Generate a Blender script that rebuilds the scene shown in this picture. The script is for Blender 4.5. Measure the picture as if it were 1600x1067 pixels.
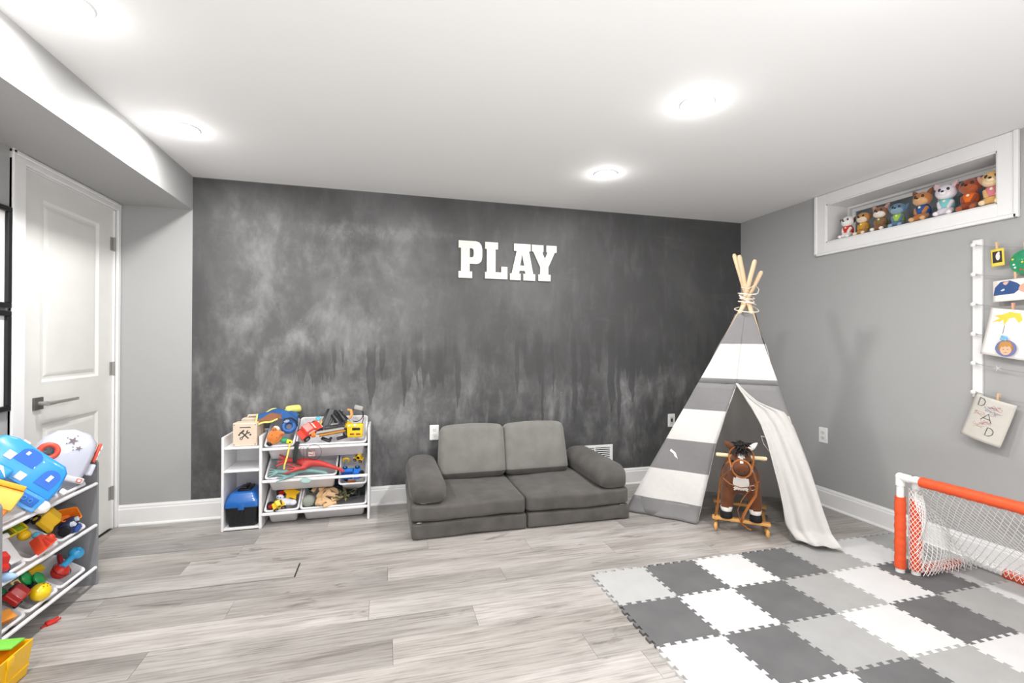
import bpy, bmesh, math, random
from mathutils import Vector, Matrix, Euler
PI = math.pi
for o in list(bpy.data.objects): bpy.data.objects.remove(o)
SC = bpy.context.scene
COL = SC.collection
V = Vector

# ---------------------------------------------------------------- room numbers (metres)
D = 3.627      # y of the back wall
RX = 3.172     # x of the right wall
LX = -1.687    # x of the left wall
SX = -1.265    # x of the bulkhead face
SZ = 2.10      # underside of the bulkhead
H = 2.325      # ceiling
YB = -2.6      # wall behind the camera

# ---------------------------------------------------------------- camera
cam_d = bpy.data.cameras.new('camera'); cam = bpy.data.objects.new('camera', cam_d); COL.objects.link(cam)
cam_d.sensor_width = 36.0; cam_d.lens = 731.13 * 36.0 / 1600.0; cam_d.clip_start = 0.02
yaw, pitch, roll = 0.2644, 0.0040, 0.0040
f_ = V((math.sin(yaw)*math.cos(pitch), math.cos(yaw)*math.cos(pitch), math.sin(pitch)))
r_ = V((math.cos(yaw), -math.sin(yaw), 0)); u_ = r_.cross(f_)
r2 = math.cos(roll)*r_ + math.sin(roll)*u_; u2 = -math.sin(roll)*r_ + math.cos(roll)*u_
m = Matrix.Identity(4)
for i in range(3):
    m[i][0] = r2[i]; m[i][1] = u2[i]; m[i][2] = -f_[i]
m[2][3] = 1.2021
cam.matrix_world = m
SC.camera = cam

# ---------------------------------------------------------------- world, exposure, lights
w = bpy.data.worlds.new('world'); SC.world = w; w.use_nodes = True
w.node_tree.nodes['Background'].inputs[0].default_value = (0.8, 0.87, 1.0, 1)
w.node_tree.nodes['Background'].inputs[1].default_value = 0.6
SC.view_settings.view_transform = 'Standard'; SC.view_settings.look = 'None'
SC.view_settings.exposure = 0.0; SC.view_settings.gamma = 1.0
SC.view_settings.use_curve_mapping = False
LIGHTS = [(x, y) for y in (2.82, 1.88, 0.94, 0.0, -1.0) for x in (-1.03, 1.40)]
LAMP_W = 14.0
for (x, y) in LIGHTS:
    ld = bpy.data.lights.new('downlight_lamp', 'AREA'); ld.shape = 'DISK'; ld.size = 0.13; ld.energy = LAMP_W
    ld.color = (1.0, 0.985, 0.965)
    lo = bpy.data.objects.new('downlight_lamp', ld); COL.objects.link(lo); lo.location = (x, y, H-0.022)
    # sideways light of the bulging frosted lens
    ld = bpy.data.lights.new('downlight_lens', 'POINT'); ld.energy = 1.3; ld.shadow_soft_size = 0.035; ld.color = (1.0, 0.985, 0.965)
    lo = bpy.data.objects.new('downlight_lens', ld); COL.objects.link(lo); lo.location = (x, y, H-0.050)
# added fill light behind the camera: a soft wash thrown up at the ceiling
ld = bpy.data.lights.new('ceiling_fill', 'AREA'); ld.shape = 'DISK'; ld.size = 2.4; ld.energy = 100; ld.color = (1, 0.99, 0.98)
lo = bpy.data.objects.new('ceiling_fill', ld); COL.objects.link(lo); lo.location = (0.6, -0.9, 0.4)
lo.rotation_euler = (math.radians(180-12), 0, 0)

# ---------------------------------------------------------------- materials
def lin(h):
    h = h.lstrip('#'); c = [int(h[i:i+2], 16)/255 for i in (0, 2, 4)]
    return tuple((x/12.92 if x <= 0.04045 else ((x+0.055)/1.055)**2.4) for x in c)
MC = {}
def cloth(hexc, k=0.35, inner=None):
    mt = pm(hexc, 0.85, var=0.03, vs=40, bump=0.06, bs=90).copy(); nt = mt.node_tree; N = nt.nodes; B = N['Principled BSDF']
    tr = N.new('ShaderNodeBsdfTranslucent'); tr.inputs[0].default_value = (*lin(hexc), 1); mx = N.new('ShaderNodeMixShader'); mx.inputs[0].default_value = k
    
    if inner:
        ge = N.new('ShaderNodeNewGeometry'); cm = N.new('ShaderNodeMix'); cm.data_type = 'RGBA'; nt.links.new(ge.outputs['Backfacing'], cm.inputs[0])
        cm.inputs[6].default_value = (*lin(hexc), 1); cm.inputs[7].default_value = (*lin(inner), 1); nt.links.new(cm.outputs[2], B.inputs['Base Color']); tr.inputs[0].default_value = (*lin('#c9c7c4'), 1)
    nt.links.new(B.outputs[0], mx.inputs[1]); nt.links.new(tr.outputs[0], mx.inputs[2]); nt.links.new(mx.outputs[0], N['Material Output'].inputs[0]); return mt
def pm(hexc, rough=0.5, metal=0.0, var=0.0, vs=8.0, bump=0.0, bs=60.0, coat=0.0, sheen=0.0, stretch=None, alpha=None, trans=0.0):
    """procedural surface: flat colour with a little noise in tone, roughness and relief"""
    key = (hexc, rough, metal, var, vs, bump, bs, coat, sheen, stretch, alpha, trans)
    if key in MC: return MC[key]
    mt = bpy.data.materials.new('surface_' + hexc.lstrip('#')); mt.use_nodes = True
    nt = mt.node_tree; N = nt.nodes; L = nt.links; B = N['Principled BSDF']
    c = lin(hexc)
    B.inputs['Base Color'].default_value = (*c, 1); B.inputs['Roughness'].default_value = rough
    B.inputs['Metallic'].default_value = metal
    if coat: B.inputs['Coat Weight'].default_value = coat
    if sheen:
        B.inputs['Sheen Weight'].default_value = sheen; B.inputs['Sheen Roughness'].default_value = 0.5
    if trans: B.inputs['Transmission Weight'].default_value = trans
    if alpha is not None: B.inputs['Alpha'].default_value = alpha
    tc = N.new('ShaderNodeTexCoord'); mp = N.new('ShaderNodeMapping'); L.new(tc.outputs['Object'], mp.inputs[0])
    if stretch: mp.inputs['Scale'].default_value = stretch
    if var:
        n = N.new('ShaderNodeTexNoise'); n.inputs['Scale'].default_value = vs; n.inputs['Detail'].default_value = 5
        L.new(mp.outputs[0], n.inputs['Vector'])
        r = N.new('ShaderNodeValToRGB'); r.color_ramp.elements[0].position = 0.3; r.color_ramp.elements[1].position = 0.7
        r.color_ramp.elements[0].color = (*[x*(1-var) for x in c], 1)
        r.color_ramp.elements[1].color = (*[min(1, x*(1+var)) for x in c], 1)
        L.new(n.outputs['Fac'], r.inputs[0]); L.new(r.outputs[0], B.inputs['Base Color'])
    if bump:
        n2 = N.new('ShaderNodeTexNoise'); n2.inputs['Scale'].default_value = bs; n2.inputs['Detail'].default_value = 4
        L.new(mp.outputs[0], n2.inputs['Vector'])
        b = N.new('ShaderNodeBump'); b.inputs['Strength'].default_value = bump; b.inputs['Distance'].default_value = 0.004
        L.new(n2.outputs['Fac'], b.inputs['Height']); L.new(b.outputs[0], B.inputs['Normal'])
    MC[key] = mt
    return mt
def emit(hexc, s):
    mt = bpy.data.materials.new('lamp_glow'); mt.use_nodes = True
    B = mt.node_tree.nodes['Principled BSDF']; B.inputs['Base Color'].default_value = (1, 1, 1, 1)
    B.inputs['Emission Color'].default_value = (*lin(hexc), 1); B.inputs['Emission Strength'].default_value = s
    return mt

# ---------------------------------------------------------------- mesh builder
def rotm(rot):
    return Euler(rot, 'XYZ').to_matrix().to_4x4() if rot else Matrix.Identity(4)
class MB:
    def __init__(s): s.bm = bmesh.new()
    def _new(s, vs, fs, M=None, mi=0):
        bv = [s.bm.verts.new(M @ V(v) if M else V(v)) for v in vs]
        for f in fs:
            try:
                q = s.bm.faces.new([bv[i] for i in f]); q.material_index = mi
            except ValueError: pass
        return s
    def merge(s, b, M, mi):
        vm = {}
        for v in b.verts: vm[v] = s.bm.verts.new(M @ v.co)
        for f in b.faces:
            q = s.bm.faces.new([vm[v] for v in f.verts]); q.material_index = mi
        b.free(); return s
    def box(s, c, size, rot=None, bev=0.0, seg=2, mi=0):
        b = bmesh.new(); bmesh.ops.create_cube(b, size=1.0)
        for v in b.verts: v.co = V((v.co.x*size[0], v.co.y*size[1], v.co.z*size[2]))
        if bev > 0:
            bmesh.ops.bevel(b, geom=list(b.edges)+list(b.verts), offset=min(bev, min(size)*0.49), segments=seg, affect='EDGES', profile=0.5)
        return s.merge(b, Matrix.Translation(V(c)) @ rotm(rot), mi)
    def bb(s, x0, x1, y0, y1, z0, z1, bev=0.0, mi=0, seg=1):
        return s.box(((x0+x1)/2, (y0+y1)/2, (z0+z1)/2), (abs(x1-x0), abs(y1-y0), abs(z1-z0)), None, bev, seg, mi)
    def ball(s, c, r, rot=None, seg=16, rings=10, mi=0):
        if not hasattr(r, '__len__'): r = (r, r, r)
        b = bmesh.new(); bmesh.ops.create_uvsphere(b, u_segments=seg, v_segments=rings, radius=1.0)
        return s.merge(b, Matrix.Translation(V(c)) @ rotm(rot) @ Matrix.Diagonal((*r, 1)), mi)
    def cyl(s, p0, p1, r0, r1=None, seg=16, mi=0):
        p0 = V(p0); p1 = V(p1); r1 = r0 if r1 is None else r1
        b = bmesh.new(); bmesh.ops.create_cone(b, cap_ends=True, segments=seg, radius1=r0, radius2=r1, depth=(p1-p0).length)
        q = (p1-p0).to_track_quat('Z', 'Y').to_matrix().to_4x4()
        return s.merge(b, Matrix.Translation((p0+p1)/2) @ q, mi)
    def tube(s, pts, r, seg=8, closed=False, mi=0, flat=None):
        pts = [V(p) for p in pts]; n = len(pts)
        rs = r if hasattr(r, '__len__') else [r]*n
        prev = None; rings = []
        for i, p in enumerate(pts):
            if closed: t = pts[(i+1) % n]-pts[i-1]
            else: t = pts[min(i+1, n-1)]-pts[max(i-1, 0)]
            t = t.normalized() if t.length > 1e-9 else V((0, 0, 1))
            if prev is None:
                a = V((0, 0, 1)) if abs(t.z) < 0.9 else V((1, 0, 0)); nn = t.cross(a).normalized()
            else:
                nn = prev-t*prev.dot(t); nn = nn.normalized() if nn.length > 1e-6 else t.orthogonal().normalized()
            prev = nn; bb_ = t.cross(nn); k2 = flat if flat else 1.0
            rings.append([s.bm.verts.new(p+rs[i]*(math.cos(2*PI*j/seg)*nn+k2*math.sin(2*PI*j/seg)*bb_)) for j in range(seg)])
        m_ = n if closed else n-1
        for i in range(m_):
            A = rings[i]; B_ = rings[(i+1) % n]
            for j in range(seg):
                q = s.bm.faces.new((A[j], A[(j+1) % seg], B_[(j+1) % seg], B_[j])); q.material_index = mi
        if not closed:
            q = s.bm.faces.new(rings[0][::-1]); q.material_index = mi
            q = s.bm.faces.new(rings[-1]); q.material_index = mi
        return s
    def ring(s, c, R, r, rot=None, seg=24, mi=0, a0=0, a1=2*PI):
        M = Matrix.Translation(V(c)) @ rotm(rot); full = abs(a1-a0-2*PI) < 1e-6
        n = seg if full else seg+1
        return s.tube([M @ V((R*math.cos(a0+(a1-a0)*i/seg), R*math.sin(a0+(a1-a0)*i/seg), 0)) for i in range(n)], r, 8, full, mi)
    def lathe(s, prof, c=(0, 0, 0), rot=None, seg=20, mi=0):
        M = Matrix.Translation(V(c)) @ rotm(rot); vs = []; fs = []; n = len(prof)
        for (r, z) in prof:
            for j in range(seg): vs.append((r*math.cos(2*PI*j/seg), r*math.sin(2*PI*j/seg), z))
        for i in range(n-1):
            for j in range(seg): fs.append((i*seg+j, i*seg+(j+1) % seg, (i+1)*seg+(j+1) % seg, (i+1)*seg+j))
        fs.append(tuple(range(seg))[::-1]); fs.append(tuple((n-1)*seg+j for j in range(seg)))
        return s._new(vs, fs, M, mi)
    def prism(s, poly, z0, z1, M=None, mi=0, taper=1.0):
        n = len(poly); vs = [(x, y, z0) for x, y in poly]+[(x*taper, y*taper, z1) for x, y in poly]
        fs = [tuple(range(n))[::-1], tuple(range(n, 2*n))]+[(i, (i+1) % n, n+(i+1) % n, n+i) for i in range(n)]
        return s._new(vs, fs, M, mi)
    def loops(s, loops, M=None, mi=0, cap0=True, cap1=True):
        n = len(loops[0]); vs = [p for l in loops for p in l]; fs = []
        for i in range(len(loops)-1):
            for j in range(n): fs.append((i*n+j, i*n+(j+1) % n, (i+1)*n+(j+1) % n, (i+1)*n+j))
        if cap0: fs.append(tuple(range(n))[::-1])
        if cap1: fs.append(tuple((len(loops)-1)*n+j for j in range(n)))
        return s._new(vs, fs, M, mi)
    def grid(s, fn, nu, nv, mi=0, mif=None):
        vs = [fn(i/nu, j/nv) for j in range(nv+1) for i in range(nu+1)]
        bv = [s.bm.verts.new(V(v)) for v in vs]
        for j in range(nv):
            for i in range(nu):
                a = j*(nu+1)+i
                q = s.bm.faces.new((bv[a], bv[a+1], bv[a+nu+2], bv[a+nu+1])); q.material_index = mif(i, j) if mif else mi
        return s
    def soft(s, c, size, r, puff=(0, 0, 0), rot=None, n=10, mi=0, fn=None):
        """rounded, slightly bulging upholstery block"""
        b = bmesh.new(); bmesh.ops.create_cube(b, size=2.0)
        bmesh.ops.subdivide_edges(b, edges=list(b.edges), cuts=n, use_grid_fill=True)
        hx = V(size)/2
        for v in b.verts:
            p = V(v.co); t = V(p)
            q = V((math.copysign(abs(p[i])**0.75, p[i])*hx[i] for i in range(3)))
            inner = V((max(-(hx[i]-r), min(hx[i]-r, q[i])) for i in range(3)))
            d = q-inner
            if d.length > 1e-9:
                sc = r/max(d.length, 1e-9); mx = max(abs(d[i]) for i in range(3))
                q = inner+d.normalized()*mx
            for i in range(3):
                j, k = (i+1) % 3, (i+2) % 3
                if puff[i]: q[i] += math.copysign(1, t[i])*abs(t[i])**3*puff[i]*(1-t[j]**2)*(1-t[k]**2)
            if fn: q = fn(q)
            v.co = q
        return s.merge(b, Matrix.Translation(V(c)) @ rotm(rot), mi)
def rrect(w_, d_, r, z, cx=0.0, cy=0.0, n=4):
    out = []
    for (sx, sy, a) in ((1, 1, 0), (-1, 1, PI/2), (-1, -1, PI), (1, -1, 1.5*PI)):
        for k in range(n+1):
            t = a+PI/2*k/n
            out.append((cx+sx*(w_/2-r)+r*math.cos(t), cy+sy*(d_/2-r)+r*math.sin(t), z))
    return out
def tube_wh(pts, w_, th, nrm):  # flat ribbon along pts
    return pts

def mesh_of(name, mb, mats, smooth=35):
    me = bpy.data.meshes.new(name); mb.bm.normal_update()
    bmesh.ops.recalc_face_normals(mb.bm, faces=mb.bm.faces) if smooth != 'keep' else None
    mb.bm.to_mesh(me); mb.bm.free()
    for mt in (mats if isinstance(mats, (list, tuple)) else [mats]): me.materials.append(mt)
    if smooth and smooth != 'keep':
        me.shade_smooth(); me.set_sharp_from_angle(angle=math.radians(smooth))
    elif smooth == 'keep': me.shade_smooth()
    return me
def part(name, mb, mats, parent=None, smooth=35, label=None):
    o = bpy.data.objects.new(name, mesh_of(name, mb, mats, smooth)); COL.objects.link(o)
    if parent: o.parent = parent
    if label: o['label'] = label
    return o
def tag(o, label, cat, group=None):
    o['label'] = label; o['category'] = cat
    if group: o['group'] = group
    return o
def place(o, loc=(0, 0, 0), rot=None, M=None):
    if M is not None:
        l, q, sc = M.decompose(); o.location = l; o.rotation_mode = 'XYZ'; o.rotation_euler = q.to_euler('XYZ'); o.scale = sc
    else:
        o.location = loc
        if rot: o.rotation_euler = rot
    return o
def thing(name, label, cat, loc=(0, 0, 0), rot=None, group=None, M=None):
    o = bpy.data.objects.new(name, None); COL.objects.link(o); o.empty_display_size = 0.05
    place(o, loc, rot, M); return tag(o, label, cat, group)
def single(name, mb, mats, label, cat, loc=(0, 0, 0), rot=None, group=None, M=None, smooth=35):
    o = part(name, mb, mats, None, smooth); place(o, loc, rot, M); return tag(o, label, cat, group)
def struct(name, mb, mats, parent=None, smooth=0):
    o = part(name, mb, mats, parent, smooth)
    if not parent: o['kind'] = 'structure'
    return o
def T(x, y, z): return Matrix.Translation((x, y, z))
def Rm(rx=0, ry=0, rz=0): return Euler((rx, ry, rz)).to_matrix().to_4x4()
def add_mod(o, kind, **kw):
    md = o.modifiers.new(kind.lower(), kind)
    for k, v in kw.items(): setattr(md, k, v)
    return md
WHITE = pm('#e9e9e9', 0.35, var=0.02, vs=3)
PAINT = pm('#a9a9a9', 0.6, bump=0.05, bs=180)
BLACK = pm('#121214', 0.4)
CHROME = pm('#b9b9bb', 0.25, 1.0)
# ================================================================ SETTING
CEIL = pm('#ececec', 0.8, bump=0.03, bs=120)
TRIMW = pm('#ececec', 0.35, var=0.015, vs=4)
def slab(name, x0, x1, y0, y1, z0, z1, m_, parent=None):
    return struct(name, MB().bb(x0, x1, y0, y1, z0, z1), m_, parent)
slab('ceiling', LX-0.1, RX+0.3, YB-0.1, D+0.1, H, H+0.1, CEIL)
slab('trim_bulkhead', LX, SX, YB, D, SZ, H-0.0005, PAINT)
slab('wall_back', LX-0.1, RX+0.3, D, D+0.1, -0.05, H, PAINT)
slab('wall_front', LX-0.1, RX+0.3, YB-0.1, YB, -0.05, H, PAINT)
# right wall with the basement window opening
WY0, WY1, WZ0, WZ1 = 1.740, 2.750, 1.960, 2.245
mb = MB()
mb.bb(RX, RX+0.28, YB, WY0, -0.05, H); mb.bb(RX, RX+0.28, WY1, D, -0.05, H)
mb.bb(RX, RX+0.28, WY0, WY1, -0.05, WZ0); mb.bb(RX, RX+0.28, WY0, WY1, WZ1, H)
struct('wall_right', mb, PAINT)
# left wall with the door opening
DY0, DY1, DZ = 2.792, 3.583, 2.045
mb = MB()
mb.bb(LX-0.1, LX, YB, DY0-0.006, -0.05, H); mb.bb(LX-0.1, LX, DY1+0.006, D, -0.05, H); mb.bb(LX-0.1, LX, DY0-0.006, DY1+0.006, DZ+0.006, H)
mb.bb(LX-0.1, LX-0.06, DY0, DY1, -0.05, DZ)
struct('wall_left', mb, PAINT)

# chalkboard paint on the back wall
def chalk_mat():
    mt = bpy.data.materials.new('chalkboard_paint'); mt.use_nodes = True
    nt = mt.node_tree; N = nt.nodes; L = nt.links; B = N['Principled BSDF']
    B.inputs['Roughness'].default_value = 0.62
    tc = N.new('ShaderNodeTexCoord')
    def noise(scale, sc=(1, 1, 1), detail=5, dist=0.0, off=(0, 0, 0), rough=0.55):
        mp = N.new('ShaderNodeMapping'); mp.inputs['Scale'].default_value = sc; mp.inputs['Location'].default_value = off
        L.new(tc.outputs['Object'], mp.inputs[0])
        n = N.new('ShaderNodeTexNoise'); n.inputs['Scale'].default_value = scale; n.inputs['Detail'].default_value = detail
        n.inputs['Distortion'].default_value = dist; n.inputs['Roughness'].default_value = rough
        L.new(mp.outputs[0], n.inputs['Vector']); return n.outputs['Fac']
    def ramp(x, a, b, lo=0.0, hi=1.0):
        r = N.new('ShaderNodeMapRange'); r.interpolation_type = 'SMOOTHSTEP'
        r.inputs[1].default_value = a; r.inputs[2].default_value = b; r.inputs[3].default_value = lo; r.inputs[4].default_value = hi
        L.new(x, r.inputs[0]); return r.outputs[0]
    def mth(op, a, b):
        n = N.new('ShaderNodeMath'); n.operation = op
        for i, q in enumerate((a, b)):
            if isinstance(q, (int, float)): n.inputs[i].default_value = q
            else: L.new(q, n.inputs[i])
        return n.outputs[0]
    sep = N.new('ShaderNodeSeparateXYZ'); L.new(tc.outputs['Object'], sep.inputs[0])
    X, Z = sep.outputs['X'], sep.outputs['Z']
    def blob(cx, cz, rx, rz, wob=0.35):
        dx = mth('DIVIDE', mth('SUBTRACT', X, cx), rx); dz = mth('DIVIDE', mth('SUBTRACT', Z, cz), rz)
        d = mth('SQRT', mth('ADD', mth('MULTIPLY', dx, dx), mth('MULTIPLY', dz, dz)), 0)
        d = mth('ADD', d, mth('MULTIPLY', mth('SUBTRACT', WOB, 0.5), wob*4))
        return ramp(d, 0.35, 1.15, 1.0, 0.0)
    WOB = noise(2.6, detail=6, off=(3, 0, 1))
    big = ramp(noise(1.25, detail=6, dist=0.5), 0.42, 0.72)
    mid = ramp(noise(3.6, (1.15, 1, 0.7), 8, 0.25, (5, 0, 2), 0.62), 0.44, 0.80)
    fine = ramp(noise(11, (1, 1, 0.7), 7, 0.3, (1, 0, 7), 0.65), 0.45, 0.85)
    streak = ramp(noise(4.0, (2.6, 1, 0.8), 7, 0.15, (2, 0, 9), 0.6), 0.46, 0.85)
    smear = ramp(noise(4.0, (0.7, 1, 3.2), 6, 0.8, (8, 0, 3)), 0.55, 0.8)
    # where the cloudy chalk dust sits: the left half, and the lower third along the whole wall
    left = mth('MULTIPLY', ramp(X, -1.25, -1.0), ramp(X, -0.1, 0.75, 1.0, 0.0))
    left = mth('MULTIPLY', left, mth('MULTIPLY', ramp(Z, 2.0, 2.25, 1.0, 0.25), ramp(Z, 0.3, 0.8)))
    low = mth('MULTIPLY', ramp(Z, 0.75, 1.35, 1.0, 0.0), ramp(X, 2.4, 2.9, 1.0, 0.25))
    scuff = mth('MULTIPLY', blob(-0.15, 2.02, 0.75, 0.07, 0.25), 0.8)
    scuff = mth('ADD', scuff, mth('MULTIPLY', blob(0.9, 1.45, 0.5, 0.5, 0.3), 0.25))
    scuff = mth('ADD', scuff, mth('MULTIPLY', blob(2.02, 0.62, 0.16, 0.28, 0.3), 0.9))
    scuff = mth('ADD', scuff, mth('MULTIPLY', blob(-0.65, 1.12, 0.35, 0.18, 0.5), 0.5))
    scuff = mth('ADD', scuff, mth('MULTIPLY', blob(0.35, 0.75, 0.3, 0.2, 0.5), 0.5))
    h1 = mth('MULTIPLY', left, mth('ADD', mth('MULTIPLY', mid, 0.75), mth('ADD', mth('MULTIPLY', big, 0.35), mth('ADD', mth('MULTIPLY', fine, 0.25), 0.16))))
    h2 = mth('MULTIPLY', low, mth('ADD', mth('MULTIPLY', mid, 0.55), mth('ADD', mth('MULTIPLY', streak, 0.55), mth('MULTIPLY', fine, 0.25))))
    h3 = mth('ADD', mth('MULTIPLY', streak, 0.18), mth('ADD', mth('MULTIPLY', smear, 0.08), mth('MULTIPLY', big, 0.16)))
    hz = mth('ADD', mth('ADD', h1, h2), mth('ADD', h3, mth('MULTIPLY', scuff, mth('ADD', mth('MULTIPLY', mid, 0.6), mth('ADD', mth('MULTIPLY', fine, 0.5), 0.1)))))
    # washed-down drips: a dark ragged curtain whose lower end changes with x
    mpx = N.new('ShaderNodeCombineXYZ'); L.new(X, mpx.inputs[0])
    nx = N.new('ShaderNodeTexNoise'); nx.inputs['Scale'].default_value = 10; nx.inputs['Detail'].default_value = 6; nx.inputs['Roughness'].default_value = 0.7; L.new(mpx.outputs[0], nx.inputs['Vector'])
    nx2 = N.new('ShaderNodeTexNoise'); nx2.inputs['Scale'].default_value = 2.2; L.new(mpx.outputs[0], nx2.inputs['Vector'])
    end = mth('SUBTRACT', 1.78, mth('ADD', mth('MULTIPLY', nx.outputs['Fac'], 1.25), mth('MULTIPLY', nx2.outputs['Fac'], 0.5)))
    above = ramp(mth('SUBTRACT', Z, end), -0.005, 0.02)
    fadeup = ramp(mth('SUBTRACT', Z, end), 0.1, 0.42, 1.0, 0.0)
    zone = mth('MULTIPLY', ramp(X, -0.75, -0.45), ramp(noise(1.6, detail=3, off=(11, 0, 4)), 0.45, 0.56))
    drip = mth('MULTIPLY', mth('MULTIPLY', above, fadeup), zone)
    hz = mth('MULTIPLY', hz, mth('SUBTRACT', 1.0, mth('MULTIPLY', drip, 0.6)))
    wig = mth('MULTIPLY', mth('SUBTRACT', noise(6, (0.2, 1, 1), 2), 0.5), 0.05)
    runs = None
    for (x0, zt, zb, w_) in ((1.02, 1.28, 0.80, 0.012), (1.09, 1.30, 0.98, 0.010), (1.21, 1.30, 0.86, 0.022), (1.235, 1.0, 0.36, 0.007), (1.33, 1.25, 0.80, 0.010), (1.52, 1.30, 0.55, 0.016), (1.62, 1.22, 0.75, 0.028), (1.74, 1.28, 0.95, 0.018), (1.86, 1.34, 0.62, 0.022),
                             (1.93, 1.22, 0.48, 0.012), (2.06, 1.30, 0.70, 0.020), (-0.36, 1.18, 0.95, 0.010), (-0.30, 1.18, 1.02, 0.008), (-0.10, 1.20, 0.74, 0.022), (-0.02, 1.16, 0.92, 0.014), (0.14, 1.14, 0.72, 0.012), (0.24, 1.12, 0.86, 0.008), (0.55, 1.10, 0.70, 0.014)):
        dx = mth('ABSOLUTE', mth('SUBTRACT', mth('ADD', X, wig), x0), 0)
        taper = ramp(Z, zb, zb+0.16, w_*0.35, w_*1.5)
        k = mth('MULTIPLY', ramp(mth('SUBTRACT', dx, taper), -0.004, 0.003, 1.0, 0.0), mth('MULTIPLY', ramp(Z, zb-0.01, zb+0.01), ramp(Z, zt-0.12, zt+0.06, 1.0, 0.0)))
        runs = k if runs is None else mth('MAXIMUM', runs, k)
    hz = mth('MULTIPLY', hz, mth('SUBTRACT', 1.0, mth('MULTIPLY', runs, 0.55)))
    specks = N.new('ShaderNodeTexVoronoi'); specks.inputs['Scale'].default_value = 5.5; L.new(tc.outputs['Object'], specks.inputs['Vector'])
    sp = ramp(specks.outputs['Distance'], 0.012, 0.035, 0.5, 0.0)
    hz = mth('ADD', hz, sp)
    mx = N.new('ShaderNodeMix'); mx.data_type = 'RGBA'; mx.clamp_factor = True
    L.new(hz, mx.inputs[0]); mx.inputs[6].default_value = (*lin('#464647'), 1); mx.inputs[7].default_value = (*lin('#8b8b8c'), 1)
    dk = N.new('ShaderNodeMix'); dk.data_type = 'RGBA'; L.new(mth('MAXIMUM', mth('MULTIPLY', drip, 0.35), mth('MULTIPLY', runs, 0.35)), dk.inputs[0])
    L.new(mx.outputs[2], dk.inputs[6]); dk.inputs[7].default_value = (*lin('#39393a'), 1)
    L.new(dk.outputs[2], B.inputs['Base Color'])
    b = N.new('ShaderNodeBump'); b.inputs['Strength'].default_value = 0.06; b.inputs['Distance'].default_value = 0.003
    L.new(noise(70), b.inputs['Height']); L.new(b.outputs[0], B.inputs['Normal'])
    return mt
slab('chalkboard_paint', SX+0.001, RX, D-0.0025, D+0.001, 0.10, H-0.004, chalk_mat()).parent = bpy.data.objects['wall_back']
del bpy.data.objects['chalkboard_paint']['kind']

# ---------------------------------------------------------------- vinyl plank floor: each plank its own piece
def plank_mat():
    mt = bpy.data.materials.new('vinyl_plank'); mt.use_nodes = True
    nt = mt.node_tree; N = nt.nodes; L = nt.links; B = N['Principled BSDF']
    tc = N.new('ShaderNodeTexCoord'); oi = N.new('ShaderNodeObjectInfo')
    def noise(scale, sc, detail=6, dist=0.0, k=40.0):
        mp = N.new('ShaderNodeMapping'); mp.inputs['Scale'].default_value = sc; L.new(tc.outputs['Object'], mp.inputs[0])
        n = N.new('ShaderNodeTexNoise'); n.noise_dimensions = '4D'; n.inputs['Scale'].default_value = scale
        n.inputs['Detail'].default_value = detail; n.inputs['Distortion'].default_value = dist; n.inputs['Roughness'].default_value = 0.6
        L.new(mp.outputs[0], n.inputs['Vector'])
        mu = N.new('ShaderNodeMath'); mu.operation = 'MULTIPLY'; mu.inputs[1].default_value = k; L.new(oi.outputs['Random'], mu.inputs[0])
        L.new(mu.outputs[0], n.inputs['W']); return n.outputs['Fac']
    def cr(x, stops):
        r = N.new('ShaderNodeValToRGB'); el = r.color_ramp.elements
        el[0].position = stops[0][0]; el[0].color = (*lin(stops[0][1]), 1); el[1].position = stops[-1][0]; el[1].color = (*lin(stops[-1][1]), 1)
        for p, c in stops[1:-1]:
            e = el.new(p); e.color = (*lin(c), 1)
        L.new(x, r.inputs[0]); return r.outputs[0]
    def mix(kind, f, a, b):
        m_ = N.new('ShaderNodeMix'); m_.data_type = 'RGBA'; m_.blend_type = kind
        if isinstance(f, float): m_.inputs[0].default_value = f
        else: L.new(f, m_.inputs[0])
        L.new(a, m_.inputs[6]); L.new(b, m_.inputs[7]); return m_.outputs[2]
    broad = cr(noise(3.0, (0.55, 2.6, 1), 5, 0.5), [(0.28, '#8a8580'), (0.42, '#aba7a3'), (0.55, '#bbb7b3'), (0.75, '#cbc8c5')])
    grain = cr(noise(8.0, (0.55, 15, 1), 8, 0.10, 17.0), [(0.32, '#a19c98'), (0.5, '#e8e6e5'), (0.7, '#ffffff')])
    c = mix('MULTIPLY', 0.75, broad, grain)
    knots = cr(noise(3.4, (1.0, 3.6, 1), 6, 0.9, 23.0), [(0.0, '#ffffff'), (0.60, '#ffffff'), (0.69, '#b9b2ac'), (0.80, '#8d837c'), (1.0, '#8d837c')])
    c = mix('MULTIPLY', 0.85, c, knots)
    c = mix('MULTIPLY', 1.0, c, oi.outputs['Color'])
    L.new(c, B.inputs['Base Color']); B.inputs['Roughness'].default_value = 0.42
    b = N.new('ShaderNodeBump'); b.inputs['Strength'].default_value = 0.10; b.inputs['Distance'].default_value = 0.002
    L.new(noise(9.0, (0.8, 13, 1), 7, 0.35, 17.0), b.inputs['Height']); L.new(b.outputs[0], B.inputs['Normal'])
    return mt
floor = slab('floor', LX-0.1, RX+0.28, YB-0.1, D+0.1, -0.06, -0.006, pm('#4a4744', 0.8))
PLK = plank_mat()
PW, PL, Y0 = 0.161, 1.27, 2.125
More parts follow.
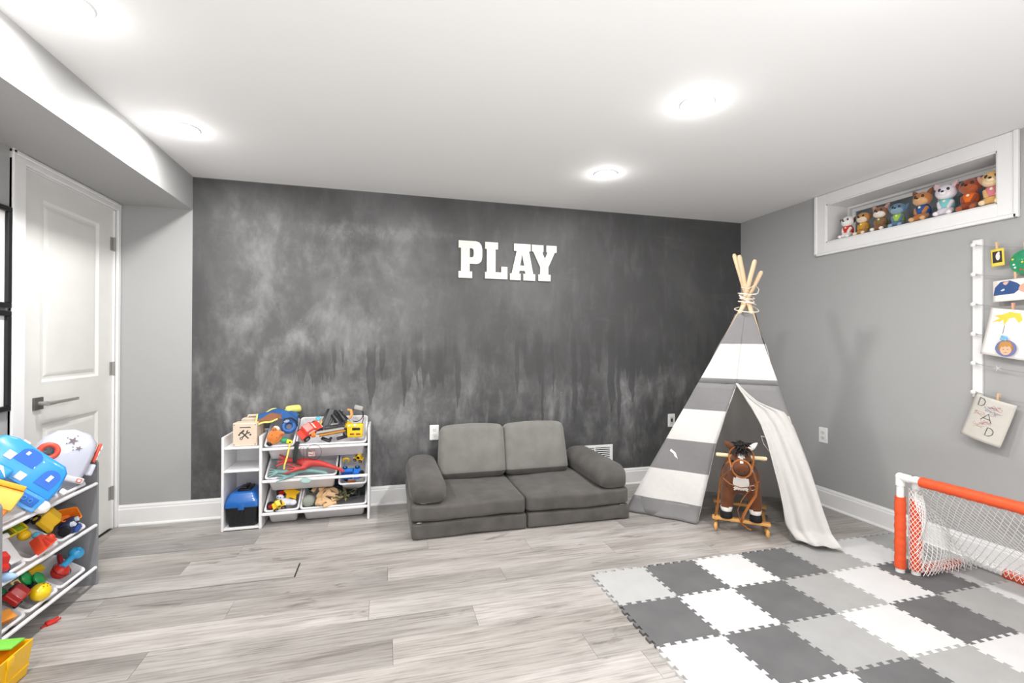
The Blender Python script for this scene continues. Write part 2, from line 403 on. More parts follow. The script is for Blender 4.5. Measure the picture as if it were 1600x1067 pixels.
# joint offsets per row read off the photograph: row k spans Y0+k*PW .. +PW
JO = {-1: 0.39, 0: -0.065, 1: 0.60, 2: 0.017, 3: -0.44, 4: 0.25, 5: -0.80, 6: 0.52, 7: -0.36, 8: 0.9, 9: -0.2, 10: 0.4}
rnd = random.Random(7)
full = None
for k in range(-24, 10):
    ya = Y0+k*PW; yb = ya+PW
    if yb < -1.2: continue
    ya = max(ya, YB); yb = min(yb, D-0.001)
    if yb-ya < 0.01: continue
    off = JO.get(k, rnd.uniform(-0.6, 0.6)); n0 = math.floor((LX-off)/PL)
    x = off+n0*PL
    while x < RX:
        xa, xb = max(x, LX+0.001), min(x+PL, RX-0.001)
        if xb-xa > 0.01:
            whole = abs(xb-xa-PL) < 1e-6 and abs(yb-ya-PW) < 1e-6
            g = 0.0006
            up = 0.0
            if whole and full: me = full
            else:
                q = MB().bb(-(xb-xa)/2+g, (xb-xa)/2-g, -(yb-ya)/2+g*0.6, (yb-ya)/2-g*0.6, -0.006, 0.0)
                me = mesh_of('plank', q, PLK, 0)
                if whole: full = me
            o = bpy.data.objects.new('plank', me); COL.objects.link(o); o.parent = floor
            o.location = ((xa+xb)/2, (ya+yb)/2, 0.0)
            if k == 3 and x < -0.5 and x > -2.5:   # the plank at left that has slid apart and left an open joint
                o.location = ((xa+xb)/2-0.007, (ya+yb)/2+0.007, 0.002)
            t = rnd.choice([0.74, 0.84, 0.92, 0.97, 1.0, 1.02, 1.09]); wv = rnd.uniform(-0.012, 0.012)
            o.color = (t*(1+wv), t, t*(1-wv), 1)
        x += PL

# ---------------------------------------------------------------- baseboards
def base_prof(h=0.135, t=0.014):
    return [(0, 0), (t, 0), (t, h-0.03), (t-0.004, h-0.022), (t-0.004, h-0.014), (t-0.009, h-0.004), (t-0.010, h), (0, h)]
def baseboard(name, p0, p1, nrm):
    mb = MB(); p0 = V(p0); p1 = V(p1); n = V(nrm)
    l0 = [p0+n*a+V((0, 0, b)) for a, b in base_prof()]; l1 = [p1+n*a+V((0, 0, b)) for a, b in base_prof()]
    mb.loops([l0, l1]); return struct(name, mb, TRIMW)
baseboard('baseboard_back', (LX, D-0.0026, 0.0004), (RX, D-0.0026, 0.0004), (0, -1, 0))
baseboard('baseboard_right', (RX, D-0.016, 0.0004), (RX, YB, 0.0004), (-1, 0, 0))
baseboard('baseboard_left', (LX, 2.68, 0.0004), (LX, YB, 0.0004), (1, 0, 0))
def shoe(name, p0, p1, nrm):
    mb = MB(); n = V(nrm); q = [(0.014, 0), (0.026, 0), (0.024, 0.008), (0.014, 0.014)]
    mb.loops([[V(p)+n*a+V((0, 0, b)) for a, b in q] for p in (p0, p1)]); struct(name, mb, TRIMW)
shoe('trim_shoe_back', (LX+0.02, D-0.0026, 0.0004), (RX, D-0.0026, 0.0004), (0, -1, 0))
shoe('trim_shoe_right', (RX, D-0.03, 0.0004), (RX, YB, 0.0004), (-1, 0, 0))

# ---------------------------------------------------------------- door
DP = pm('#dfdedb', 0.42, var=0.035, vs=5, bump=0.03, bs=30)
door = bpy.data.objects.new('door_1', None); COL.objects.link(door); door.location = (LX-0.012, DY0, 0); door['kind'] = 'structure'
dw, dh = DY1-DY0, DZ-0.008
def dpoly(y0, y1, z0, z1, x): return [(x, y0, z0), (x, y1, z0), (x, y1, z1), (x, y0, z1)]
mb = MB()
PAN = [(0.143, 0.650, 0.985, 1.935), (0.143, 0.650, 0.165, 0.790)]
mb.bb(-0.035, -0.012, 0, dw, 0.008, DZ)
ys = [0, 0.143, 0.650, dw]; zs = [0.008, 0.165, 0.790, 0.985, 1.935, DZ]
mb.bb(-0.014, 0, 0, 0.143, 0.008, DZ); mb.bb(-0.014, 0, 0.650, dw, 0.008, DZ)
for za, zb in ((0.008, 0.165), (0.790, 0.985), (1.935, DZ)): mb.bb(-0.014, 0, 0.143, 0.650, za, zb)
part('door_slab', mb, DP, door, 0)
for (a, b, c, d) in PAN:
    mb = MB()
    def lp(i, x): return [(x, a+i, c+i), (x, b-i, c+i), (x, b-i, d-i), (x, a+i, d-i)]
    mb.loops([lp(0, 0.0005), lp(0.008, 0.0005), lp(0.022, -0.010), lp(0.034, -0.010), lp(0.055, -0.001), lp(0.058, -0.0008)], cap0=False)
    part('door_panel', mb, DP, door, 20)
NI = pm('#a5a39f', 0.4, 0.55); ND = pm('#66645f', 0.4, 0.5)
hd = part('door_handle', MB().box((0.006, 0.118, 0.888), (0.012, 0.062, 0.062), bev=0.002, mi=1).cyl((0.012, 0.118, 0.888), (0.05, 0.118, 0.888), 0.011, mi=0)
          .cyl((0.05, 0.108, 0.888), (0.05, 0.17, 0.888), 0.012, 0.010).box((0.05, 0.26, 0.888), (0.012, 0.19, 0.016), bev=0.003), [NI, ND], door, label='brushed metal lever handle on a square rose')
part('key_pin', MB().cyl((0.012, 0.10, 0.868), (0.014, 0.10, 0.868), 0.003), ND, hd)
for hz in (1.83, 1.03, 0.23):
    part('door_hinge', MB().cyl((0.008, dw+0.004, hz-0.045), (0.008, dw+0.004, hz+0.045), 0.006, seg=10).bb(0.0002, 0.002, dw-0.03, dw, hz-0.042, hz+0.042), NI, door)
mb = MB()
def casing(mb, a, b, axis, w0, w1):
    pass
cw = 0.088
mb.bb(LX, LX+0.016, DY0-0.008-cw, DY0-0.008, 0.0004, DZ+0.012+0.05, 0.003)
mb.bb(LX, LX+0.021, DY0-0.008-cw, DY0-0.008-cw+0.022, 0.0004, DZ+0.058, 0.004)
mb.bb(LX, LX+0.016, DY1+0.008, D-0.004, 0.0004, DZ+0.050, 0.003)
mb.bb(LX, LX+0.0165, DY0-0.008-cw, D-0.004, DZ+0.006, SZ-0.001, 0.003)
mb.bb(LX, LX+0.021, DY0-0.008-cw, D-0.004, SZ-0.020, SZ-0.001, 0.004)
mb.bb(LX-0.055, LX-0.0001, DY0-0.006, DY0-0.001, 0, DZ+0.006); mb.bb(LX-0.055, LX-0.0001, DY1+0.001, DY1+0.006, 0, DZ+0.006)
mb.bb(LX-0.055, LX-0.0001, DY0-0.006, DY1+0.006, DZ+0.001, DZ+0.006)
struct('trim_door', mb, TRIMW, smooth=0)

# ---------------------------------------------------------------- basement window
win = bpy.data.objects.new('window_1', None); COL.objects.link(win); win.location = (RX, (WY0+WY1)/2, WZ0); win['kind'] = 'structure'
def wpart(name, mb, m_, sm=0):
    o = part(name, mb, m_, win, sm); o.matrix_parent_inverse = Matrix.Translation(win.location).inverted(); return o
TW = 0.085
mb = MB()
mb.bb(RX-0.014, RX, WY0-TW, WY0, WZ0-TW, WZ1+0.078, 0.003); wpart('casing', mb, TRIMW)
mb = MB(); mb.bb(RX-0.014, RX, WY1, WY1+TW, WZ0-TW, WZ1+0.078, 0.003); wpart('casing', mb, TRIMW)
mb = MB(); mb.bb(RX-0.0145, RX, WY0-0.001, WY1+0.001, WZ1, WZ1+0.078, 0.003); wpart('casing', mb, TRIMW)
mb = MB(); mb.bb(RX-0.0145, RX, WY0-0.001, WY1+0.001, WZ0-TW, WZ0, 0.003); wpart('casing', mb, TRIMW)
for (y0, y1, z0, z1) in ((WY0-TW-0.006, WY0-TW+0.014, WZ0-TW-0.006, WZ1+0.079), (WY1+TW-0.014, WY1+TW+0.006, WZ0-TW-0.006, WZ1+0.079), (WY0-TW, WY1+TW, WZ0-TW-0.006, WZ0-TW+0.014)):
    wpart('backband', MB().bb(RX-0.022, RX, y0, y1, z0, z1, 0.003), TRIMW)
mb = MB()
e = 0.008
mb.bb(RX-0.004, RX+0.21, WY0, WY1, WZ0, WZ0+e); mb.bb(RX-0.004, RX+0.21, WY0, WY1, WZ1-e, WZ1)
mb.bb(RX-0.004, RX+0.21, WY0, WY0+e, WZ0, WZ1); mb.bb(RX-0.004, RX+0.21, WY1-e, WY1, WZ0, WZ1)
wpart('reveal', mb, TRIMW)
SASH = pm('#f2f2f2', 0.3)
def frame(mb, x0, x1, y0, y1, z0, z1, t):
    mb.bb(x0, x1, y0, y1, z0, z0+t, 0.002); mb.bb(x0, x1, y0, y1, z1-t, z1, 0.002); mb.bb(x0, x1, y0, y0+t, z0+t, z1-t, 0.002); mb.bb(x0, x1, y1-t, y1, z0+t, z1-t, 0.002)
mb = MB(); frame(mb, RX+0.185, RX+0.235, WY0+e, WY1-e, WZ0+e, WZ1-e, 0.016); wpart('window_frame', mb, SASH)
ym = 2.13
for (y0, y1, xo) in ((ym-0.02, WY1-e-0.016, 0.212), (WY0+e+0.016, ym+0.02, 0.192)):
    mb = MB(); frame(mb, RX+xo, RX+xo+0.018, y0, y1, WZ0+e+0.016, WZ1-e-0.016, 0.026); sh = wpart('sash', mb, SASH)
    gl = part('pane', MB().bb(RX+xo+0.007, RX+xo+0.010, y0+0.02, y1-0.02, WZ0+e+0.036, WZ1-e-0.036), pm('#dfe6e8', 0.03, trans=1.0), sh, 0)
    gl.matrix_parent_inverse = Matrix.Identity(4)
mb = MB(); mb.bb(RX+0.36, RX+0.38, WY0-0.2, WY1+0.2, WZ0-0.3, WZ1+0.3)
wpart('window_well', mb, pm('#d2d3d4', 0.8, var=0.04))

# ---------------------------------------------------------------- ceiling downlights
GLOW = emit('#fffaf4', 30.0)
for i, (x, y) in enumerate(LIGHTS[:4]):
    names = ['round white recessed ceiling light over the toy rack, nearer the blackboard', 'round white recessed ceiling light nearest the blackboard, right of centre',
             'round white recessed ceiling light beside the bulkhead, nearer the camera', 'round white recessed ceiling light at right, the larger of two in a line']
    t = thing('ceiling_light', names[i], 'ceiling light', (x, y, H), group='recessed ceiling lights')
    part('trim_ring', MB().lathe([(0.074, -0.0003), (0.079, -0.0003), (0.078, -0.003), (0.074, -0.006), (0.070, -0.006), (0.070, -0.002)], seg=40), TRIMW, t)
    part('diffuser', MB().lathe([(0.070, -0.0025), (0.066, -0.013), (0.001, -0.0165), (0.001, -0.002)], seg=40), GLOW, t)

# ---------------------------------------------------------------- outlets, switch, vent
PLATE = pm('#f1f1ef', 0.3)
def plate_on(name, label, cat, loc, rot, kind):
    t = thing(name, label, cat, loc, rot)      # local: x right, z up, -y out of the wall
    part('cover_plate', MB().loops([rrect2(0.07, 0.115, 0.006, 0.0), rrect2(0.07, 0.115, 0.006, -0.003), rrect2(0.064, 0.109, 0.005, -0.006)]), PLATE, t)
    if kind == 'duplex':
        for s in (-1, 1):
            f = part('socket', MB().loops([rrect2(0.033, 0.028, 0.010, -0.0059, 0, s*0.0195), rrect2(0.033, 0.028, 0.010, -0.0075, 0, s*0.0195)]), pm('#e4e4e2', 0.35), t)
            part('slot', MB().bb(-0.0075, -0.0055, -0.0079, -0.0074, s*0.0195-0.002, s*0.0195+0.007).bb(0.0055, 0.0075, -0.0079, -0.0074, s*0.0195-0.002, s*0.0195+0.006)
                 .cyl((0, -0.0074, s*0.0195-0.008), (0, -0.0079, s*0.0195-0.008), 0.0025, seg=8), BLACK, f)
    else:
        f = part('jack_insert', MB().bb(-0.0165, 0.0165, -0.008, -0.0055, -0.033, 0.033, 0.001), pm('#d6d6d4', 0.35), t)
        part('jack_opening', MB().bb(-0.010, 0.010, -0.0085, -0.0075, -0.012, 0.018), pm('#3a3a3c', 0.5), f)
    for s in (-1, 1): part('screw', MB().cyl((0, -0.0058, s*0.047), (0, -0.0068, s*0.047), 0.003, seg=8), PLATE, t)
def rrect2(w_, h_, r, y, cx=0, cz=0): return [(p[0]+cx, y, p[1]+cz) for p in rrect(w_, h_, r, 0)]
plate_on('wall_outlet', 'white wall outlet on the blackboard beside the grey sofa back', 'outlet', (0.366, D-0.0026, 0.516), None, 'duplex')
plate_on('wall_jack', 'white wall plate with a dark opening, left of the striped teepee', 'wall plate', (2.442, D-0.0026, 0.528), None, 'jack')
plate_on('wall_outlet', 'white wall outlet on the grey wall right of the striped teepee', 'outlet', (RX, 2.777, 0.524), (0, 0, PI/2*-1), 'duplex')
vt = thing('floor_vent', 'white louvred wall vent in the blackboard right of the sofa', 'vent', (1.705, D-0.0026, 0.268))
mb = MB()
for (a, b, c, d) in ((-0.165, 0.165, 0.058, 0.08), (-0.165, 0.165, -0.08, -0.058), (-0.165, -0.14, -0.058, 0.058), (0.14, 0.165, -0.058, 0.058), (-0.006, 0.006, -0.058, 0.058)):
    mb.bb(a, b, -0.009, 0, c, d, 0.002)
part('vent_frame', mb, PLATE, vt, 0)
part('duct', MB().bb(-0.14, 0.14, -0.002, -0.0005, -0.058, 0.058), pm('#3d3d3e', 0.7), vt, 0)
for i in range(7):
    for s in (-1, 1):
        part('louvre', MB().box((s*0.073, -0.006, -0.048+i*0.016), (0.134, 0.008, 0.002), rot=(0.6, 0, 0)), PLATE, vt, 0)
part('lever', MB().box((0.05, -0.013, -0.03), (0.004, 0.010, 0.012)), PLATE, vt, 0)

# ---------------------------------------------------------------- PLAY letters
def letter(name, polys, label, xc, zc):
    me_p = []
    mb = MB()
    for poly in polys: mb.prism(poly, 0, 0.012, Matrix.Rotation(PI/2, 4, 'X'))
    o = single(name, mb, pm('#f0ece2', 0.45, var=0.03, vs=30, stretch=(6, 1, 1)), label, 'wall letter', (xc, D-0.0028, zc), None, 'wooden wall letters', smooth=0)
    return o
# outlines (metres, from the lower left); holes avoided by splitting each letter into joining polygons
PO = [(0, 0), (0.107, 0), (0.107, 0.052), (0.087, 0.052), (0.087, 0.112), (0.14, 0.112), (0.162, 0.118), (0.180, 0.136), (0.186, 0.165), (0.187, 0.228), (0.180, 0.26), (0.163, 0.282), (0.137, 0.29), (0, 0.29),
      (0, 0.234), (0.019, 0.234), (0.019, 0.052), (0, 0.052)]
def letter_holes(name, outer, hole, label, x, z):
    bm = bmesh.new()
    edges = []
    for loop in (outer, hole):
        if not loop: continue
        vs = [bm.verts.new((a, 0, b)) for a, b in loop]
        edges += [bm.edges.new((vs[i], vs[(i+1) % len(vs)])) for i in range(len(vs))]
    bmesh.ops.triangle_fill(bm, use_beauty=True, use_dissolve=False, edges=edges)
    r = bmesh.ops.extrude_face_region(bm, geom=list(bm.faces))
    for v in [g for g in r['geom'] if isinstance(g, bmesh.types.BMVert)]: v.co.y -= 0.014
    mb = MB(); mb.bm.free(); mb.bm = bm
    return single(name, mb, pm('#f0ece2', 0.45, var=0.03, vs=30, stretch=(6, 1, 1)), label, 'wall letter', (x, D-0.0028, z), None, 'wooden wall letters', smooth=0)
letter_holes('wall_letter', PO, [(0.087, 0.163), (0.087, 0.234), (0.105, 0.234), (0.116, 0.226), (0.119, 0.212), (0.119, 0.183), (0.115, 0.170), (0.106, 0.163)], 'white wooden slab letter P, first of the word on the blackboard', 0.546, 1.711)
LO = [(0, 0), (0.181, 0), (0.181, 0.098), (0.132, 0.098), (0.132, 0.052), (0.084, 0.052), (0.084, 0.234), (0.104, 0.234), (0.104, 0.288), (0.0, 0.288), (0.0, 0.234), (0.014, 0.234), (0.014, 0.052), (0, 0.052)]
letter_holes('wall_letter', LO, None, 'white wooden slab letter L, second of the word on the blackboard', 0.756, 1.713)
AO = [(0, 0), (0.088, 0), (0.088, 0.052), (0.074, 0.052), (0.079, 0.076), (0.124, 0.076), (0.130, 0.052), (0.112, 0.052), (0.112, 0), (0.211, 0), (0.211, 0.052), (0.194, 0.052), (0.158, 0.236), (0.172, 0.236), (0.172, 0.292), (0.033, 0.292), (0.033, 0.236), (0.056, 0.236), (0.014, 0.052), (0, 0.052)]
letter_holes('wall_letter', AO, [(0.084, 0.118), (0.100, 0.214), (0.119, 0.118)], 'white wooden slab letter A, third of the word on the blackboard', 0.959, 1.710)
YO = [(0.056, 0), (0.160, 0), (0.160, 0.052), (0.140, 0.052), (0.140, 0.112), (0.196, 0.236), (0.212, 0.236), (0.212, 0.290), (0.124, 0.290), (0.124, 0.236), (0.135, 0.236), (0.111, 0.178), (0.086, 0.236), (0.098, 0.236), (0.098, 0.290), (0.0, 0.290), (0.0, 0.236), (0.012, 0.236), (0.072, 0.112), (0.072, 0.052), (0.056, 0.052)]
letter_holes('wall_letter', YO, None, 'white wooden slab letter Y, last of the word on the blackboard', 1.142, 1.711)

# ---------------------------------------------------------------- framed pictures at the left edge
for (z0, z1, lb) in ((1.355, 1.820, 'black framed picture with a white mat, the upper one left of the door'), (0.882, 1.342, 'black framed picture with a white mat, the lower one left of the door')):
    t = thing('framed_picture', lb, 'picture', (LX, 2.475, z0), group='black framed pictures')
    hh = z1-z0
    mb = MB(); y0, y1 = -0.215, 0.215
    for (a, b, c, d) in ((y0, y1, 0, 0.024), (y0, y1, hh-0.024, hh), (y0, y0+0.024, 0.024, hh-0.024), (y1-0.024, y1, 0.024, hh-0.024)): mb.bb(0.001, 0.022, a, b, c, d, 0.002)
    part('frame', mb, pm('#151517', 0.28), t, 0)
    part('mat_board', MB().bb(0.003, 0.008, y0+0.022, y1-0.022, 0.022, hh-0.022), pm('#e8e8e8', 0.6), t, 0)
    part('print', MB().bb(0.0078, 0.0086, y0+0.09, y1-0.10, 0.10, hh-0.10), pm('#b9bcc0', 0.5, var=0.3, vs=12), t, 0)
# ================================================================ STRIPED PLAY SOFA
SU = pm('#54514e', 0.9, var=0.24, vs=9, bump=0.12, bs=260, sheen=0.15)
SU2 = pm('#7d7b77', 0.9, var=0.12, vs=9, bump=0.12, bs=260, sheen=0.35)  # lighter copy of the same suede: nap sheen of cushion fronts put into colour
SEAM = pm('#3b3a39', 0.9)
sofa = thing('play_sofa', 'low grey suede foam play sofa against the blackboard with two back cushions', 'sofa', (0.885, 3.22, 0))
def loc(x, y, z): return (x-0.885, y-3.22, z)
def sag(k, s):
    def fn(q):
        q = V(q); q.z += 0.004*math.sin(9*q.x+s)*math.cos(7*q.y+2*s)+0.002*math.sin(23*q.x+s); q.y += 0.003*math.sin(8*q.x+s); return q
    return fn
def cushion(name, x0, x1, y0, y1, z0, z1, r, puff, s=0, mt=SU, label=None):
    c = loc((x0+x1)/2, (y0+y1)/2, (z0+z1)/2)
    return part(name, MB().soft(c, (x1-x0, y1-y0, z1-z0), r, puff, n=15, fn=sag(1, s)), mt, sofa, 80, label)
def pull(parent, x, y, z):
    p = part('zip_pull', MB().box(loc(x, y, z), (0.022, 0.004, 0.006), bev=0.001).ring(loc(x+0.016, y-0.001, z), 0.004, 0.001, rot=(PI/2, 0, 0), seg=10), CHROME, parent)
    return p
b1 = cushion('base_mat', 0.160, 0.892, 2.900, 3.58, 0.002, 0.104, 0.016, (0.004, 0.004, 0.003), 1)
b2 = cushion('base_mat', 0.898, 1.630, 2.900, 3.58, 0.002, 0.100, 0.016, (0.004, 0.004, 0.003), 2)
s1 = cushion('seat_mat', 0.150, 0.882, 2.893, 3.58, 0.106, 0.214, 0.026, (0.003, 0.006, 0.010), 3)
s2 = cushion('seat_mat', 0.888, 1.622, 2.893, 3.58, 0.104, 0.216, 0.026, (0.003, 0.006, 0.010), 4)
pull(b1, 0.20, 2.897, 0.107); pull(s1, 0.225, 2.905, 0.222); pull(b2, 1.56, 2.896, 0.103)
for (x0, x1, s) in ((0.372, 0.868, 1), (0.872, 1.366, 2)):
    mb = MB(); sz = (x1-x0, 0.155, 0.375)
    def fn(q, sz=sz, s=s):
        q = V(q); t = (q.z/sz[2]+0.5)
        q.x *= 1-0.045*t; q.x += 0.012*t*(1 if s == 1 else -0.6)
        q.y += 0.010*math.sin(3*q.x+s)*t; q.z += 0.010*math.sin(PI*(q.x/sz[0]+0.5))*t; return q
    mb.soft((0, 0, 0), sz, 0.045, (0.004, 0.014, 0.006), n=15, fn=fn)
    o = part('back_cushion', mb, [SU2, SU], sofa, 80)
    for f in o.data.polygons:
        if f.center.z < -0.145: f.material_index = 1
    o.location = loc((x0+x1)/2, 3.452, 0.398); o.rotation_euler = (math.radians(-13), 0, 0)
# bolster arms: a long loaf, flat below, domed above, leaning slightly
def bolster(xc, s, flip, yaw_=0.0):
    mb = MB(); Lh = 0.335; W2 = 0.113; HH = 0.158; n = 24; m_ = 22; loops = []
    for j in range(m_+1):
        t = j/m_; y = -Lh+2*Lh*t
        e = min(1, min(t, 1-t)/0.10); k = (1-(1-e)**2.2)*0.16+0.84 if e < 1 else 1.0
        kk = 0.55+0.45*math.sqrt(max(0, 1-(1-e)**2))
        ring = []
        for i in range(n):
            a = 2*PI*i/n; cx, sy = math.cos(a), math.sin(a)
            x = math.copysign(abs(cx)**0.72, cx)*W2
            z = (math.copysign(abs(sy)**0.85, sy))
            z = HH*(0.42+0.58*z) if z > 0 else HH*(0.42+0.42*math.copysign(abs(z)**0.45, z))
            x *= 1-0.10*max(0, z/HH-0.5)
            ring.append((x*k*(0.9+0.1*kk), y, 0.0+z*(0.30+0.70*kk) if z > 0.0 else 0))
        loops.append(ring)
    mb.loops(loops)
    o = part('armrest', mb, SU, sofa, 80); o.location = loc(xc, 3.235, 0.222); o.rotation_euler = (0, 0, yaw_)
bolster(0.262, 0, 1); bolster(1.508, 1, -1)

# ================================================================ TEEPEE
CL_G = cloth('#959495', 0.3)
CL_W = cloth('#efedeb', 0.3)
CL_G2 = cloth('#8c8c8e', 0.5, '#dedcd9'); CL_W2 = cloth('#efedeb', 0.5, '#dedcd9')
CL_L = cloth('#e2e0dd', 0.3)
POLE = pm('#dfc4a0', 0.5, var=0.07, vs=6, stretch=(6, 6, 0.6))
TC = V((2.392, 2.672, 1.515)); FW = V((1.75, 3.03, 0.0)); FS = V((2.52, 2.22, 0.0)); FE = V((3.00, 2.95, 0.0)); FN = V((2.45, 3.30, 0.0))
tp = thing('play_teepee', 'tall childs teepee of grey and white striped canvas in the room corner', 'teepee', (2.42, 2.85, 0))
TO = V((2.42, 2.85, 0))
def pole_at(F, z): return F+(TC-F)*(z/TC.z)
def side(A, B, u, z):
    a = pole_at(A, z); b = pole_at(B, z); return a+(b-a)*u
NW = (FS-FW).cross(TC-FW).normalized()
if NW.dot(V((0, 0, 1.2))-FW) < 0: NW = -NW
ZB = [1.405, 1.20, 0.965, 0.745, 0.53, 0.32, 0.112, 0.0]       # band edges; grey first
def zrows(z0, z1, step=0.035):
    s = sorted({z0, z1} | {b for b in ZB if z1 < b < z0}, reverse=True); out = []
    for a, b in zip(s, s[1:]):
        n = max(1, round((a-b)/step)); out += [a+(b-a)*i/n for i in range(n)]
    return out+[z1]
def band(z):
    for i in range(7):
        if ZB[i] >= z > ZB[i+1]: return i % 2
    return 0
def panel(name, A, B, uL, uR, z0, z1, off=0.0, nrm=None, nu=14, mats=None, bf=band, wob=0.006, bulge=0.0, label=None, lined=False):
    rows = zrows(z0, z1); bm = MB(); n = nrm if nrm else V((0, 0, 0))
    vs = []
    for z in rows:
        a, b = uL(z), uR(z)
        for i in range(nu+1):
            u = a+(b-a)*i/nu; h = (1.4-z)
            p = side(A, B, u, z)-TO+n*(off+bulge*math.sin(PI*min(1, max(0, u)))*h+wob*h*math.sin(u*17+z*5)*math.sin(PI*i/nu)+0.35*wob*math.sin(z*23+u*9))
            if z < 0.004: p.z = 0.004
            vs.append(bm.bm.verts.new(p))
    for j in range(len(rows)-1):
        for i in range(nu):
            q = bm.bm.faces.new((vs[j*(nu+1)+i], vs[j*(nu+1)+i+1], vs[(j+1)*(nu+1)+i+1], vs[(j+1)*(nu+1)+i])); q.material_index = bf((rows[j]+rows[j+1])/2)
    o = part(name, bm, mats or [CL_G, CL_W], tp, 'keep', label)
    if lined:
        o.data.materials.clear(); o.data.materials.append(CL_G2); o.data.materials.append(CL_W2)
        if sum(p.normal.dot(n) for p in o.data.polygons) < 0: o.data.flip_normals()
    else: add_mod(o, 'SOLIDIFY', thickness=0.003, offset=0.0)
    return o
def lerp_tab(tab):
    def f(z):
        if z >= tab[0][0]: return tab[0][1]
        for (za, a), (zb, b) in zip(tab, tab[1:]):
            if za >= z >= zb: return a+(b-a)*(za-z)/(za-zb) if za > zb else b
        return tab[-1][1]
    return f
uedge = lerp_tab([(0.93, 0.5), (0.74, 0.425), (0.515, 0.387), (0.3, 0.386), (0.0, 0.38)])
redge = lerp_tab([(0.93, 0.5), (0.837, 0.646), (0.73, 0.74), (0.637, 0.805), (0.441, 0.84), (0.25, 0.855), (0.0, 0.86)])
panel('front_canvas', FW, FS, lambda z: -0.06, lambda z: 0.5, 1.405, 0.93, 0.026, NW, bulge=0.01)
panel('door_side_canvas', FW, FS, lambda z: -0.06, uedge, 0.93, 0.0, 0.026, NW, wob=0.010, bulge=0.01)
panel('front_canvas', FW, FS, lambda z: 0.5, lambda z: 1.08, 1.405, 0.93, 0.026, NW, bulge=0.01)
panel('door_side_canvas', FW, FS, redge, lambda z: 1.07, 0.93, 0.0, 0.026, NW, nu=8, bulge=0.01)
NE_ = V((0.5, 0.6, 0)).normalized()
panel('side_canvas', FW, FN, lambda z: -0.03, lambda z: 1.0, 1.405, 0.0, 0.024, V((-0.3, 0.9, 0.2)).normalized(), wob=0.01, lined=True)
panel('back_canvas', FN, FE, lambda z: 0.0, lambda z: 1.0, 1.405, 0.0, 0.024, NE_, wob=0.01, lined=True)
panel('side_canvas', FS, FE, lambda z: -0.03, lambda z: 1.08, 1.405, 0.0, 0.024, V((0.9, -0.4, 0.2)).normalized(), wob=0.01)
# the rolled-back door flap: paler inner face of the cloth, hanging over the right-hand pole
Lp = [(0.495, 0.935), (0.60, 0.865), (0.70, 0.78), (0.775, 0.69), (0.815, 0.58), (0.835, 0.44), (0.848, 0.32), (0.853, 0.20), (0.850, 0.10), (0.87, 0.03)]
Rp = [(0.52, 0.935), (0.80, 0.815), (1.04, 0.765), (1.075, 0.68), (1.08, 0.56), (1.08, 0.44), (1.075, 0.32), (1.07, 0.20), (1.07, 0.10), (1.075, 0.03)]
def interp(P, s):
    t = s*(len(P)-1); i = min(int(t), len(P)-2); f = t-i; return tuple(P[i][k]*(1-f)+P[i+1][k]*f for k in (0, 1))
def flap(u, v):
    a = interp(Lp, v); b = interp(Rp, v); uu = a[0]+(b[0]-a[0])*u; z = a[1]+(b[1]-a[1])*u
    p = side(FW, FS, uu, z)-TO
    fold = 0.042+0.030*v*math.sin(PI*u)+0.013*v*math.sin(u*9+v*4)+0.006*math.sin(u*19-v*7)
    edge = 0.022*math.sin(PI*min(1, v*1.1))*(math.exp(-(u/0.10)**2))
    p += NW*(fold+edge)
    if v > 0.93: p += V((-0.25, -0.6, 0)).normalized()*((v-0.93)*0.9)+V((0, 0, 0.004*math.sin(u*14)))
    p.z = max(p.z, 0.014+0.004*abs(math.sin(u*14)))
    return p
o = part('door_flap', MB().grid(flap, 22, 46), CL_L, tp, 'keep', label='pale canvas door flap pulled aside over the right pole'); add_mod(o, 'SOLIDIFY', thickness=0.003)
# crumpled hem lying on the floor at the foot of the flap
def hem(u, v):
    a = V((2.500, 2.175, 0)); b = V((2.625, 2.290, 0)); p = a+(b-a)*u-TO+V((-0.6, -0.75, 0))*(0.075*(v-0.35))
    p.z = 0.014+0.030*math.sin(PI*v)**2*(0.6+0.4*math.sin(u*15))+0.010*math.sin(u*21+v*8)**2; return p
o = part('flap_hem', MB().grid(hem, 26, 12), CL_G, tp, 'keep', label='crumpled grey hem lying on the floor'); add_mod(o, 'SOLIDIFY', thickness=0.003)
def skirt(u, v):
    p = side(FW, FS, -0.05+0.43*u, 0.10*(1-v))-TO+NW*(0.028+0.006*math.sin(u*15)*v+0.02*v*v); p.z = 0.105*(1-v)+0.005; return p
o = part('front_hem', MB().grid(skirt, 22, 6), CL_G, tp, 'keep'); add_mod(o, 'SOLIDIFY', thickness=0.003)
# seam piping along the left pole and the flap edge
def line_pts(fn, n=18): return [fn(i/n) for i in range(n+1)]
part('pole_sleeve', MB().tube(line_pts(lambda t: side(FW, FS, -0.02, 1.40-1.39*t)-TO+NW*0.008), [0.018+0.006*math.sin(i) for i in range(19)], seg=10), CL_G, tp, 60) if False else None
part('edge_binding', MB().tube(line_pts(lambda t: side(FW, FS, uedge(0.93-0.92*t), 0.93-0.92*t)-TO+NW*0.029), 0.0035, seg=6), CL_L, tp, 60)
for k, (F, zt) in enumerate(((FS, 1.836), (FE, 1.80), (FN, 1.765), (FW, 1.70))):
    d = (TC-F).normalized(); offv = V((0.012, 0.012, 0)) if k == 1 else (V((-0.012, 0.010, 0)) if k == 2 else V((0, 0, 0)))
    a = F+V((0, 0, 0.013 if k == 0 else 0.002))+offv; b = F+d*(zt/d.z)+offv
    part('pole', MB().tube([a-TO, a+(b-a)*0.97-TO, a+(b-a)*0.992-TO, b-TO], [0.0155, 0.015, 0.0145, 0.009], seg=14), POLE, tp)
